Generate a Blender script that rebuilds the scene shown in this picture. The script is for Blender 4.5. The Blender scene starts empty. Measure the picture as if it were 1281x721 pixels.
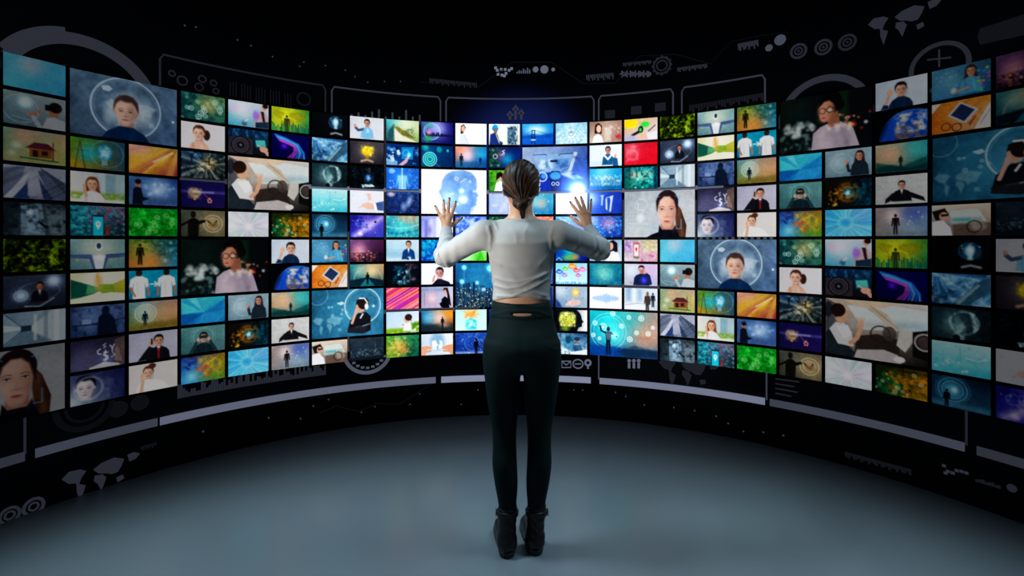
import bpy, bmesh, math
import numpy as np
from mathutils import Vector, Matrix

scene = bpy.context.scene
C = scene.collection
PI = math.pi

# ------------------------------------------------------------------ camera
F_PX = 636.0            # focal length in pixels of the 1281 x 721 photograph
CX, HY = 639.5, 302.0   # optical axis in x, horizon in y
CAM_H = 1.34            # camera height
R_SCR = 2.65            # radius of the curved row of screens
YC = 0.46 * R_SCR       # the curve's centre lies this far in front of the camera
cam_d = bpy.data.cameras.new('camera')
cam = bpy.data.objects.new('camera', cam_d); C.objects.link(cam)
cam.location = (0, 0, CAM_H); cam.rotation_euler = (PI / 2, 0, 0)
cam_d.sensor_width = 36; cam_d.lens = F_PX / 1281 * 36
cam_d.shift_x = (640.5 - CX) / 1281; cam_d.shift_y = (HY - 360.5) / 1281
cam_d.clip_start = .05; cam_d.clip_end = 60
scene.camera = cam

def px(x, y, Y):          # photo pixel at depth Y -> point
    return Vector(((x - CX) / F_PX * Y, Y, CAM_H - (y - HY) / F_PX * Y))

# ------------------------------------------------------------------ world, lights, exposure
w = bpy.data.worlds.new('world'); scene.world = w; w.use_nodes = True
w.node_tree.nodes['Background'].inputs[0].default_value = (.004, .005, .007, 1)
w.node_tree.nodes['Background'].inputs[1].default_value = .1
scene.view_settings.view_transform = 'Standard'; scene.view_settings.look = 'None'
scene.view_settings.exposure = 0; scene.view_settings.gamma = 1; scene.view_settings.use_curve_mapping = False

def spot(name, loc, target, power, size, blend, radius, col):
    d = bpy.data.lights.new(name, 'SPOT'); d.energy = power; d.spot_size = math.radians(size); d.spot_blend = blend
    d.shadow_soft_size = radius; d.color = col
    o = bpy.data.objects.new(name, d); C.objects.link(o); o.location = loc
    o.rotation_euler = (Vector(target) - Vector(loc)).to_track_quat('-Z', 'Y').to_euler()
    return o
def bulb(name, loc, power, radius, col):
    d = bpy.data.lights.new(name, 'POINT'); d.energy = power; d.shadow_soft_size = radius; d.color = col
    o = bpy.data.objects.new(name, d); C.objects.link(o); o.location = loc
    return o
spot('stage_spot_left', (-2.2, 2.31, 4.25), (-.375, .988, 0), 900, 59.5, .48, .40, (.62, .86, 1.0))
spot('stage_spot_right', (2.2, 2.31, 4.25), (.375, .988, 0), 1120, 59.5, .48, .8, (.62, .86, 1.0))
spot('fill_spot', (-2.2, .7, 1.45), (-.30, 2.3, 1.28), 380, 26, 1.0, .25, (1, .95, .90))  # unseen fill lamp added to brighten her left arm, back and hands
spot('added_blue_wash', (.1, 1.6, 4.2), (.05, 3.85, 1.60), 2200, 26, 1.0, .1, (.08, .15, 1.0))  # unseen blue lamp added to colour the wall between the screens
bulb('touch_light_left', px(580, 250, 2.80), 2.4, .03, (.72, .84, 1.0))
bulb('touch_light_right', px(723, 238, 2.80), 3.6, .03, (.72, .84, 1.0))

# ------------------------------------------------------------------ helpers
def tag(o, label=None, cat=None, group=None, kind=None):
    for k, v in (('label', label), ('category', cat), ('group', group), ('kind', kind)):
        if v: o[k] = v
    return o
def mesh_obj(name, me, mat, parent=None):
    o = bpy.data.objects.new(name, me); C.objects.link(o)
    if mat and not me.materials: me.materials.append(mat)
    if parent: o.parent = parent
    return o
def from_np(name, verts, faces, smooth=True):
    me = bpy.data.meshes.new(name)
    nf = len(faces)
    me.vertices.add(len(verts)); me.vertices.foreach_set('co', np.asarray(verts, np.float32).ravel())
    k = faces.shape[1]
    me.loops.add(nf * k); me.loops.foreach_set('vertex_index', np.asarray(faces, np.int32).ravel())
    me.polygons.add(nf); me.polygons.foreach_set('loop_start', np.arange(0, nf * k, k, dtype=np.int32))
    me.polygons.foreach_set('use_smooth', np.full(nf, smooth, bool))
    me.update(calc_edges=True); me.validate()
    return me
def principled(name, col, rough=.5, metal=0., spec=.5):
    m = bpy.data.materials.new(name); m.use_nodes = True
    b = m.node_tree.nodes['Principled BSDF']
    b.inputs['Base Color'].default_value = (*col, 1); b.inputs['Roughness'].default_value = rough
    b.inputs['Metallic'].default_value = metal; b.inputs['Specular IOR Level'].default_value = spec
    return m
def noise_bump(m, scale, strength, dist=.01, stretch=(1, 1, 1), col2=None, amt=.3):
    nt = m.node_tree; b = nt.nodes['Principled BSDF']
    tc = nt.nodes.new('ShaderNodeTexCoord'); mp = nt.nodes.new('ShaderNodeMapping'); mp.inputs['Scale'].default_value = stretch
    n = nt.nodes.new('ShaderNodeTexNoise'); n.inputs['Scale'].default_value = scale; n.inputs['Detail'].default_value = 5
    nt.links.new(tc.outputs['Object'], mp.inputs[0]); nt.links.new(mp.outputs[0], n.inputs[0])
    bp = nt.nodes.new('ShaderNodeBump'); bp.inputs['Strength'].default_value = strength; bp.inputs['Distance'].default_value = dist
    nt.links.new(n.outputs[0], bp.inputs['Height']); nt.links.new(bp.outputs[0], b.inputs['Normal'])
    if col2:
        mx = nt.nodes.new('ShaderNodeMix'); mx.data_type = 'RGBA'
        mx.inputs[6].default_value = b.inputs['Base Color'].default_value; mx.inputs[7].default_value = (*col2, 1)
        nt.links.new(n.outputs[0], mx.inputs[0]); nt.links.new(mx.outputs[2], b.inputs['Base Color'])
    return m
def glow_mat(name, col=None):
    # light-giving display surface: colour (attribute or fixed) times a per-object brightness
    m = bpy.data.materials.new(name); m.use_nodes = True; nt = m.node_tree; nt.nodes.clear()
    out = nt.nodes.new('ShaderNodeOutputMaterial'); em = nt.nodes.new('ShaderNodeEmission')
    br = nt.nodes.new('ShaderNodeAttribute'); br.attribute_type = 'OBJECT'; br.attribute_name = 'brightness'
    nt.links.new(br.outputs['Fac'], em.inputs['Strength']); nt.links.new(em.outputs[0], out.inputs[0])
    if col: em.inputs[0].default_value = (*col, 1)
    else:
        a = nt.nodes.new('ShaderNodeAttribute'); a.attribute_name = 'picture'
        nt.links.new(a.outputs['Color'], em.inputs[0])
    m.cycles.emission_sampling = 'NONE'
    return m

# ------------------------------------------------------------------ setting: floor, curved wall, ceiling
M_FLOOR = principled('floor_grey_blue', (.118, .138, .150), .24, 0, .28)
noise_bump(M_FLOOR, 3, .03, .004, (1, 1, 1), (.110, .130, .142))
M_WALL = principled('wall_black', (.009, .010, .015), .55, 0, .12)
M_CEIL = principled('ceiling_black', (.006, .006, .007), .8, 0, .1)
R_WALL = R_SCR + .05
WALL_H = 4.4
A_END = 2.05

def disc_slab(name, r, z0, z1, mat, seg=96):
    bm = bmesh.new()
    rings = []
    for z in (z0, z1):
        rings.append([bm.verts.new((r * math.sin(2 * PI * i / seg), YC + r * math.cos(2 * PI * i / seg), z)) for i in range(seg)])
    bm.faces.new(rings[1]); bm.faces.new(rings[0][::-1])
    for i in range(seg):
        bm.faces.new((rings[0][i], rings[0][(i + 1) % seg], rings[1][(i + 1) % seg], rings[1][i]))
    bmesh.ops.recalc_face_normals(bm, faces=bm.faces)
    me = bpy.data.meshes.new(name); bm.to_mesh(me); bm.free()
    return tag(mesh_obj(name, me, mat), kind='structure')
disc_slab('floor', R_WALL + .15, -.12, 0, M_FLOOR)
disc_slab('ceiling', R_WALL + .15, WALL_H, WALL_H + .1, M_CEIL)
def curved_wall():
    n = 128; V = []; Fc = []
    for i in range(n + 1):
        a = -A_END + 2 * A_END * i / n
        for r in (R_WALL, R_WALL + .12):
            for z in (0, WALL_H):
                V.append((r * math.sin(a), YC + r * math.cos(a), z))
    for i in range(n):
        p, q = 4 * i, 4 * i + 4
        Fc += [(p, p + 1, q + 1, q), (p + 2, q + 2, q + 3, p + 3), (p + 1, p + 3, q + 3, q + 1), (p, q, q + 2, p + 2)]
    Fc += [(0, 2, 3, 1), (4 * n, 4 * n + 1, 4 * n + 3, 4 * n + 2)]
    me = from_np('wall_front', np.array(V), np.array(Fc), True)
    return tag(mesh_obj('wall_front', me, M_WALL), kind='structure')
curved_wall()
# ------------------------------------------------------------------ screen pictures
# Each picture is computed as a small field of colours over (u 0..1.5, v 0..1) and stored as a
# colour attribute on the display's own mesh grid; the touch glow's blue cast is painted into central ones.
def hx(s):
    return np.array([int(s[i:i + 2], 16) / 255 for i in (0, 2, 4)])

class Pic:
    def __init__(s, tl, tr=None, bl=None, br=None, w=66, h=44):
        tr = tr or tl; bl = bl or tl; br = br or tr
        s.w, s.h = w, h
        u = np.linspace(0, 1.5, w); v = np.linspace(0, 1, h)
        s.U, s.V = np.meshgrid(u, v)
        a = (s.U / 1.5)[..., None]; b = s.V[..., None]
        s.c = (hx(tl) * (1 - a) + hx(tr) * a) * (1 - b) + (hx(bl) * (1 - a) + hx(br) * a) * b
        s.e = .75 / h
    def mix(s, m, col, a=1.):
        m = (np.clip(m, 0, 1) * a)[..., None]
        s.c = s.c * (1 - m) + (hx(col) if isinstance(col, str) else col) * m
        return s
    def el(s, x, y, rx, ry, col, a=1., soft=0., rot=0.):
        dx, dy = s.U - x, s.V - y
        if rot:
            c, n = math.cos(rot), math.sin(rot); dx, dy = dx * c + dy * n, dy * c - dx * n
        d = np.sqrt((dx / rx) ** 2 + (dy / ry) ** 2) - 1
        d = d * min(rx, ry)
        return s.mix(.5 - d / (2 * (s.e + soft)), col, a)
    def po(s, pts, col, a=1., soft=0.):
        pts = [(pts[i], pts[i + 1]) for i in range(0, len(pts), 2)]
        dmin = np.full(s.U.shape, 9.); ins = np.zeros(s.U.shape, bool)
        for (x0, y0), (x1, y1) in zip(pts, pts[1:] + pts[:1]):
            ex, ey = x1 - x0, y1 - y0
            t = np.clip(((s.U - x0) * ex + (s.V - y0) * ey) / (ex * ex + ey * ey + 1e-12), 0, 1)
            dmin = np.minimum(dmin, np.hypot(s.U - x0 - t * ex, s.V - y0 - t * ey))
            cr = ((y0 > s.V) != (y1 > s.V)) & (s.U < (x1 - x0) * (s.V - y0) / ((y1 - y0) or 1e-9) + x0)
            ins ^= cr
        d = np.where(ins, -dmin, dmin)
        return s.mix(.5 - d / (2 * (s.e + soft)), col, a)
    def ln(s, pts, wd, col, a=1., soft=0.):
        pts = [(pts[i], pts[i + 1]) for i in range(0, len(pts), 2)]
        dmin = np.full(s.U.shape, 9.)
        for (x0, y0), (x1, y1) in zip(pts, pts[1:]):
            ex, ey = x1 - x0, y1 - y0
            t = np.clip(((s.U - x0) * ex + (s.V - y0) * ey) / (ex * ex + ey * ey + 1e-12), 0, 1)
            dmin = np.minimum(dmin, np.hypot(s.U - x0 - t * ex, s.V - y0 - t * ey))
        return s.mix(.5 - (dmin - wd / 2) / (2 * (s.e + soft)), col, a)
    def ri(s, x, y, r, wd, col, a=1., soft=0., sq=1.):
        d = abs(np.hypot(s.U - x, (s.V - y) / sq) - r) - wd / 2
        return s.mix(.5 - d / (2 * (s.e + soft)), col, a)
    def gl(s, x, y, r, col, a=1., ry=None):
        g = np.exp(-(((s.U - x) / r) ** 2 + ((s.V - y) / (ry or r)) ** 2))
        s.c = s.c + (g * a)[..., None] * hx(col)
        return s
    def bl(s, x, y, r, col, a=1., ry=None):
        return s.mix(np.exp(-(((s.U - x) / r) ** 2 + ((s.V - y) / (ry or r)) ** 2)), col, a)
    def val(s, n, seed, ay=1.):
        rg = np.random.default_rng(seed); m = max(2, int(n * ay)); k = max(2, int(n * 1.5))
        g = rg.random((m + 2, k + 2))
        x = s.U / 1.5 * k; y = s.V * m; i = x.astype(int); j = y.astype(int)
        fx = x - i; fy = y - j; fx = fx * fx * (3 - 2 * fx); fy = fy * fy * (3 - 2 * fy)
        return (g[j, i] * (1 - fx) + g[j, i + 1] * fx) * (1 - fy) + (g[j + 1, i] * (1 - fx) + g[j + 1, i + 1] * fx) * fy
    def no(s, n, col, a=1., seed=1, lo=.45, hi=.8, ay=1., box=None):
        m = np.clip((s.val(n, seed, ay) * .55 + s.val(n * 2, seed + 7, ay) * .28 + s.val(n * 4, seed + 3, ay) * .17 - lo + .06) / (hi - lo + .12), 0, 1)
        if box: m = m * s.box(*box)
        return s.mix(m, col, a)
    def box(s, x0, y0, x1, y1, f=.12):
        q = lambda t: np.clip(t / f + .5, 0, 1)
        return q(s.U - x0) * q(x1 - s.U) * q(s.V - y0) * q(y1 - s.V)
    def re(s, x0, y0, x1, y1, col, a=1., soft=0.):
        return s.po([x0, y0, x1, y0, x1, y1, x0, y1], col, a, soft)
    def do(s, n, cols, seed=1, box=(0, 0, 1.5, 1), r=(.015, .05), a=.8, soft=.01):
        rg = np.random.default_rng(seed); cols = cols.split()
        for i in range(n):
            x = box[0] + rg.random() * (box[2] - box[0]); y = box[1] + rg.random() * (box[3] - box[1])
            q = r[0] + rg.random() ** 2 * (r[1] - r[0]); s.el(x, y, q, q, cols[i % len(cols)], a, soft)
        return s
    def ic(s, n, col, seed=1, box=(0, 0, 1.5, 1), r=(.04, .07), a=.8):
        rg = np.random.default_rng(seed)
        for i in range(n):
            x = box[0] + rg.random() * (box[2] - box[0]); y = box[1] + rg.random() * (box[3] - box[1])
            q = r[0] + rg.random() * (r[1] - r[0]); s.ri(x, y, q, q * .35, col, a).el(x, y, q * .35, q * .35, col, a)
        return s
    def sk(s, base, lo, hi, n, col, seed=1, a=1., x0=0., x1=1.5, y2=1.05):
        rg = np.random.default_rng(seed); w = (x1 - x0) / n; cols = col.split()
        for i in range(n):
            t = base - lo - rg.random() * (hi - lo)
            s.re(x0 + i * w, t, x0 + (i + .6 + .5 * rg.random()) * w, y2, cols[i % len(cols)], a)
        return s
    def ray(s, x, y, col, n=40, seed=1, a=.6, r0=.05, p=2.):
        an = np.arctan2(s.V - y, s.U - x); rg = np.random.default_rng(seed)
        t = (an + math.pi) / (2 * math.pi) * n; g = rg.random(n + 2); i = t.astype(int); f = t - i
        g[n] = g[0]
        m = (g[i] * (1 - f) + g[i + 1] * f) ** p
        return s.mix(m * np.clip(np.hypot(s.U - x, s.V - y) / r0, 0, 1), col, a)
    def st(s, ang, n, cols, seed=1, a=.8, p=1.):
        t = (s.U * math.cos(ang) + s.V * math.sin(ang)) * n; rg = np.random.default_rng(seed)
        g = rg.random(400); i = (np.floor(t).astype(int)) % 399; f = t - np.floor(t); f = f * f * (3 - 2 * f)
        m = g[i] * (1 - f) + g[i + 1] * f
        cols = cols.split(); k = len(cols)
        q = m * (k - .001); j = q.astype(int); C = np.array([hx(c) for c in cols] + [hx(cols[-1])]); ff = (q - j)[..., None]
        s.c = s.c * (1 - a) + a * (C[j] * (1 - ff) + C[j + 1] * ff)
        return s
    def fig(s, x, foot, h, col, a=1., arms=0):
        # small standing figure
        s.el(x, foot - h * .92, h * .06, h * .08, col, a)
        s.po([x - h * .11, foot - h * .82, x + h * .11, foot - h * .82, x + h * .08, foot - h * .48, x + h * .09, foot, x + h * .02, foot, x, foot - h * .42, x - h * .02, foot, x - h * .09, foot, x - h * .08, foot - h * .48], col, a)
        if arms == 0:
            s.ln([x - h * .11, foot - h * .78, x - h * .14, foot - h * .45], h * .06, col, a).ln([x + h * .11, foot - h * .78, x + h * .14, foot - h * .45], h * .06, col, a)
        elif arms == 1:
            s.ln([x - h * .1, foot - h * .78, x - h * .36, foot - h * .62], h * .06, col, a).ln([x + h * .1, foot - h * .78, x + h * .36, foot - h * .62], h * .06, col, a)
        else:
            s.ln([x - h * .1, foot - h * .78, x - h * .26, foot - h * .86, x - h * .3, foot - h * 1.02], h * .06, col, a).ln([x + h * .1, foot - h * .78, x + h * .3, foot - h * .66], h * .06, col, a)
        return s
    def bu(s, x, y, r, skin, hair, cloth, long=0, face=1, turn=0., sw=2.1, sh='', beard=0):
        # head and shoulders: head centre (x, y), head half-height r
        w = r * .69; sk = hx(skin); sg = -1 if turn < 0 else 1
        if long == 1: s.po([x - w * 1.15, y - r * .3, x + w * 1.15, y - r * .3, x + w * 1.45, y + r * 1.5, x + w * .9, y + r * 1.8, x - w * .9, y + r * 1.8, x - w * 1.45, y + r * 1.5], hair, 1, r * .1)
        if long == 2: s.el(x - w * sg, y + r * .55, w * .62, r * 1.3, hair, 1, r * .05, -.25)
        ny = y + r * 1.12
        s.po([x - w * .52, y + r * .4, x + w * .52, y + r * .4, x + w * .6, ny + r * .3, x - w * .6, ny + r * .3], sk * .8)
        s.po([x - w * .62, ny - r * .02, x + w * .62, ny - r * .02, x + r * sw * .72, ny + r * .42, x + r * sw * .95, ny + r * 1.0, x + r * sw * 1.1, ny + 3 * r, x - r * sw * 1.1, ny + 3 * r, x - r * sw * .95, ny + r * 1.0, x - r * sw * .72, ny + r * .42], cloth)
        s.ln([x - r * sw * .55, ny + r * .5, x - r * sw * .45, ny + r * 2.4], r * .22, hx(cloth) * .7, .6, r * .12).ln([x + r * sw * .2, ny + r * .5, x + r * sw * .35, ny + r * 2.4], r * .25, np.minimum(hx(cloth) * 1.25 + .03, 1), .5, r * .12)
        if sh: s.po([x - w * .4, ny - r * .05, x + w * .4, ny - r * .05, x, ny + r * 1.2], sh)
        s.el(x, y - r * .2, w * 1.06, r * .86, hair)
        fx = x + turn * w
        if not long: s.el(fx - w * .97, y + r * .05, w * .13, r * .17, sk * .85).el(fx + w * .97, y + r * .05, w * .13, r * .17, sk * .85)
        s.el(fx, y - r * .02, w * .94, r * .80, skin, 1, r * .02).el(fx, y + r * .40, w * .72, r * .60, skin, 1, r * .02)
        s.el(fx + w * .66, y + r * .22, w * .34, r * .72, sk * .62, .55, r * .2).el(fx - w * .3, y - r * .3, w * .5, r * .3, np.minimum(sk * 1.15, 1), .45, r * .15)
        s.po([x - w * 1.04, y - r * .02, x - w * 1.0, y - r * .62, x - w * .6, y - r * 1.0, x, y - r * 1.08, x + w * .6, y - r * 1.0, x + w * 1.0, y - r * .62, x + w * 1.04, y - r * .02, x + w * (.86 + turn), y - r * .38, x + w * .5, y - r * .62, fx, y - r * .58, x - w * .5, y - r * .66, x - w * (.86 - turn), y - r * .38], hair, 1, r * .05)
        if face:
            dk = sk * .3
            for q in (-1, 1):
                ex = x + turn * w * 1.5 + q * w * .40
                s.el(ex, y + r * .04, w * .19, r * .10, sk * .7, .6, r * .05).el(ex, y + r * .05, w * .13, r * .045, dk, .8).ln([ex - w * .2, y - r * (.13 if q > 0 else .09), ex, y - r * .15, ex + w * .2, y - r * (.09 if q > 0 else .13)], r * .03, dk, .55)
            s.el(x + turn * w * 1.7 + w * .06, y + r * .24, w * .1, r * .2, sk * .78, .5, r * .06)
            s.el(x + turn * w * 1.6, y + r * .40, w * .17, r * .045, sk * .6, .55, r * .02)
            s.el(x + turn * w * 1.5, y + r * .63, w * .25, r * .055, sk * np.array([.72, .42, .42]), .85)
            if beard: s.el(fx, y + r * .72, w * .6, r * .3, hair, .45, r * .1)
        return s
    def wm(s, x, y, k, col, a=.6):
        # rough world map silhouette, k = width
        for q in ([0, .12, .1, .02, .26, .04, .34, .1, .27, .2, .24, .3, .17, .26, .1, .24], [.23, .3, .33, .36, .3, .48, .26, .62, .22, .45],
                  [.44, .1, .55, .04, .75, .02, .98, .08, .9, .18, .86, .3, .76, .28, .7, .36, .64, .26, .52, .22, .46, .2], [.46, .24, .58, .26, .63, .34, .56, .56, .5, .4, .45, .34],
                  [.82, .42, .92, .42, .93, .52, .83, .52]):
            s.po([x + q[i] * k if i % 2 == 0 else y + q[i] * k for i in range(len(q))], col, a, .008)
        return s
    def lin(s):
        # photographic grain: soft tonal variation and a little contrast
        g = .6 * s.val(5, 31) + .4 * s.val(13, 37) - .5; q = s.val(26, 41) - .5
        l = np.clip(s.c.mean(-1), 0, 1); c = s.c * (1 + (.34 * g + .16 * q) * np.clip(1.25 - 1.25 * l, .04, .8))[..., None]
        l = c.mean(-1, keepdims=True); c = l + (c - l) * 1.1
        c = np.clip(c, 0, 1); c = c + .6 * (c * c * (3 - 2 * c) - c)
        return np.where(c <= .04045, c / 12.92, ((c + .055) / 1.055) ** 2.4)

BIG = dict(w=132, h=88)
SKN, SKD = 'd9a48c', 'b07a62'
PICS = {}
def pic(c, r, label, w=1, h=1):
    def deco(f):
        PICS[(c, r)] = (w, h, label, f); return f
    return deco

# ---- column 0
@pic(0, 0, 'a plain pale blue gradient with a faint pink glow')
def _(): return Pic('6ab4c8', '63b6e0', '57b8d0', '3f9fd8').bl(.65, .25, .3, 'e8b8b8', .55).st(.7, 4, '58b0d0 8ad0ea', 3, .25)
@pic(0, 1, 'a person in a black headset touching the air')
def _(): return Pic('8ea4ac', 'a2b0b4', '5c7884', '75888e').ri(.4, .5, .42, .03, 'c8dce0', .4).gl(.5, .28, .14, 'a0e0f0', .8).el(1.2, .42, .14, .2, SKD).el(1.24, .3, .17, .17, '2a2420').re(.98, .24, 1.26, .42, '15181e').po([.9, 1, 1.02, .66, 1.2, .6, 1.5, .7, 1.5, 1], 'b4bcc4').el(.68, .62, .1, .09, SKD).ln([.7, .7, .85, .98], .12, 'a8b0b8').el(.85, .5, .05, .07, SKD).ln([.2, .75, .6, .8], .02, 'ffffff', .4)
@pic(0, 2, 'a small brick house on a phone')
def _(): return Pic('74a48c', 'c0a890', '9c9a74', 'a8b070').bl(.5, .15, .35, 'd89880', .6).el(.3, .5, .1, .1, 'd8ecd8', .6, .04).el(.2, .75, .08, .08, 'd8ecd8', .5, .04).re(.6, .55, 1.15, .82, '8c5a30').re(.68, .6, .8, .8, '2c1c14').re(.9, .6, 1.05, .74, '302a30').po([.5, .55, .72, .36, 1.05, .36, 1.25, .55], '5c2c3c').ln([1.18, .3, 1.18, .9], .03, '6c3820').ln([1.18, .3, 1.32, .25, 1.32, .85], .03, 'c8a040').ln([.4, .86, 1.3, .9], .05, '406840')
@pic(0, 3, 'grey towers seen from below')
def _(): return Pic('a8acc0', 'b4b8c8', '70788c', '9098a8').po([0, .1, .5, 0, .3, 1, 0, 1], '6c7488').po([.0, 1, .62, .1, .66, .1, .3, 1], 'c8ccd8').po([.2, 1, .55, .5, .6, 1], '1c3464').po([.85, 0, 1.5, .45, 1.5, 1, 1.3, 1], '3c4658').po([.78, .1, .95, .1, 1.5, .8, 1.5, 1, 1.15, 1], '586478').po([.8, .3, 1.2, 1, .95, 1], '2c3c60').po([.62, .1, .8, .1, .9, .9, .55, .9], 'b8bccc', .7).st(.95, 16, '303848 8c94a8', 5, .22)
@pic(0, 4, 'a grey car cabin seen from above')
def _(): return Pic('28343c', '54646c', '30404a', '6c7c84').po([.4, .1, .9, 0, 1.0, 1, .4, 1], '7890a0').po([.55, .2, .8, .15, .85, .95, .55, .9], '9ab4c8', .8).el(.6, .3, .07, .12, 'd8ecff', .9, .03).ln([.85, .6, 1.0, .75, 1.3, .65, 1.35, .5], .07, '1c2830').po([1.0, .15, 1.4, .1, 1.45, .9, 1.1, .95], '8494a0', .6).no(7, '101820', .7, 4, .5, .75)
@pic(0, 5, 'yellow green leaves and lights on black')
def _(): return Pic('0a1204', '28380a', '142004', '0c1404').no(9, '8cae14', .95, 5, .42, .72).no(14, 'd8e848', .8, 9, .55, .8, 1, (.4, .4, 1.3, 1.1)).el(1.3, .18, .2, .1, '7ca018', .9, .03).no(8, '020402', .9, 12, .5, .7)
@pic(0, 6, 'a man in a suit with glowing white orbs')
def _(): return Pic('3c4658', '4c586a', '343e50', '2c3644').gl(.4, .62, .16, 'b8d0f0', .9).gl(1.2, .2, .18, 'c0d8ff', .9).ri(.4, .62, .16, .02, 'e8f4ff', .6).ri(.85, .5, .5, .03, 'b8c8e0', .35, .01, .55).bu(.85, .34, .12, SKD, '2c1c18', '1a1e2a', sw=1.7, face=0, sh='d8d8e0').ln([.5, .95, .85, .98, 1.2, .75], .04, 'd8e4f0', .6)
@pic(0, 7, 'a bright corridor in one point perspective')
def _(): return Pic('7c94a8', 'b4c6d0', '6c8494', 'a0b0bc').po([0, 0, .4, .42, .4, .6, 0, 1], '98aebc').po([0, .35, .4, .46, .4, .54, 0, .55], 'dceaf0', .8).po([.65, .45, 1.5, -.3, 1.5, 1.2, .65, .6], 'c0d0d8').ln([.4, .42, 0, .0], .02, '405868').ln([.4, .6, 0, .95], .02, '405868').po([0, 1, .45, .62, .65, .62, 1.1, 1], '708898').re(.4, .42, .65, .6, '2c4454').re(.7, .1, .78, .9, 'e8f4f8', .6).re(.95, 0, 1.05, 1, '788c98', .6).re(1.2, 0, 1.34, 1, 'e4eef2', .7)
# ---- columns 1, 2
@pic(1, 0, 'a young man in blue framed by a white circle', 2, 2)
def _():
    p = Pic('5c7488', '6c84a0', '405468', '5c78a0', **BIG).bl(.75, .5, .6, '7890a4', .7).no(6, '34465a', .5, 3)
    p.wm(.45, .35, .75, 'cfdde8', .45).el(1.02, .55, .1, .2, 'c4d4e0', .6, .05).el(.5, .6, .06, .15, 'c4d4e0', .6, .04)
    p.ri(.75, .48, .49, .03, 'c4d8e8', .75).ri(.75, .48, .45, .012, 'a8c0d4', .4)
    p.el(.75, .52, .22, .3, 'dfe9f0', .5, .05)
    return p.bu(.74, .52, .24, 'd8b0a0', '4c3c3c', '123458', turn=-.04, sw=1.55).po([.4, .18, .5, .15, .55, .2, .5, .25, .42, .24], 'd0e0ec', .8).el(1.44, .58, .02, .02, 'eef6ff')
@pic(1, 2, 'a blue globe bulb over a rainbow pylon')
def _(): return Pic('5c8c30', '38607c', 'b88c1c', '3c5868').bl(.45, .5, .3, '2ca8b8', .9).ln([.12, 1, .25, .1, .38, 1], .03, '5c3c0c', .8).ln([.05, .4, .45, .4], .02, '6c4c14', .7).el(.92, .42, .2, .26, '48b4dc', .9, .03).el(.92, .42, .14, .2, 'd0f0fa', .8, .04).no(8, '1c6c94', .6, 4, .5, .7, 1, (.7, .15, 1.15, .7)).re(.84, .68, 1.0, .85, '8cb4c0', .8).ri(1.0, .45, .46, .02, '9cc8d8', .45)
@pic(1, 3, 'a smiling woman on a call beside white blocks')
def _(): return Pic('e4e0d8', '8ca8b4', 'e8e8e4', '94b0a0').re(.75, 0, .95, .75, 'c0d0d4').re(.95, .05, 1.2, .75, '8cacb8').re(1.25, 0, 1.5, .8, 'a8c0c8').no(10, '7ca028', .95, 3, .2, .5, 1, (.0, .68, 1.5, .92)).re(0, .9, 1.5, 1, 'f0f0ea', .8, .03).bu(.58, .38, .22, 'e0b094', '6c4028', 'e8e4e8', 1, sw=1.5).ln([.36, .45, .42, .8], .08, SKN)
@pic(1, 4, 'a phone with a map pin over teal crowds')
def _(): return Pic('2c8c9c', '9c6480', '1c5c6c', '2c2c34').no(10, '48c8cc', .8, 3, .45, .75).no(12, '143c4c', .9, 8, .5, .75).no(10, 'c04878', .8, 5, .55, .8, 1, (.5, 0, 1.2, .6)).re(.58, .3, .9, 1.02, '20303c').re(.6, .36, .88, 1, '28c0dc').el(.74, .6, .07, .09, 'ffffff').po([.68, .65, .8, .65, .74, .8], 'ffffff').el(.74, .6, .03, .035, '28c0dc').re(.95, .7, 1.05, 1, 'd03028', .7, .03)
@pic(1, 5, 'a white robot torso with spread arms')
def _(): return Pic('86a8ac', '80a4a8', '5c7c84', '6c9094').bl(.75, .3, .5, 'd4dcc8', .8).po([0, .52, .55, .52, .68, .6, .85, .6, .98, .52, 1.5, .48, 1.5, .6, 1.02, .66, .9, 1.05, .62, 1.05, .5, .66, 0, .62], '54688c').po([.58, .55, .95, .55, .86, 1.05, .68, 1.05], 'dce4ec').el(.76, .24, .1, .15, 'e8eef0').el(.76, .22, .065, .1, '3c4c5c').gl(.78, .6, .08, 'ff4060', .8).ln([0, .52, .5, .52], .012, '384868').ln([1.0, .52, 1.5, .5], .012, '384868').el(.18, .68, .03, .03, 'e8d040', .5, .02)
@pic(1, 6, 'a handshake in green tones on cream')
def _(): return Pic('d8d4a8', 'eceacc', 'e8e8c8', 'f4f0e0').bl(.75, .15, .4, 'fffbe8', .9).po([0, .2, .3, .32, .7, .5, .78, .62, .6, .72, .25, .82, 0, .85], '1c5c50').po([.45, .42, .7, .48, .8, .6, .6, .7, .4, .72], '5c9c70').po([1.5, .3, 1.15, .42, .78, .4, .68, .55, .85, .72, 1.1, .7, 1.5, .75], '8ca840').po([1.2, .4, 1.5, .26, 1.5, .75, 1.2, .66], 'b4b048').el(.75, .3, .1, .25, 'e8a860', .8, .05).el(.72, .12, .03, .1, 'e0b070')
@pic(1, 7, 'a figure in dark clothes seated at a blue night desk')
def _(): return Pic('4c6088', '6c80a8', '283c60', '4c6490').bl(.5, .5, .4, '8ca0c4', .5).po([.7, 1.05, .75, .4, .88, .25, 1.05, .28, 1.2, .5, 1.3, 1.05], '16243c').el(.95, .18, .11, .16, '1c2c44').no(8, '101c30', .6, 5, .5, .8).ln([.05, .62, .7, .6], .04, '1c2c48').ln([.15, .62, .15, 1], .03, '1c2c48').re(.3, .44, .55, .6, '94a8cc', .7).ln([1.2, .55, 1.45, .5], .03, '14203a')
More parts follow.
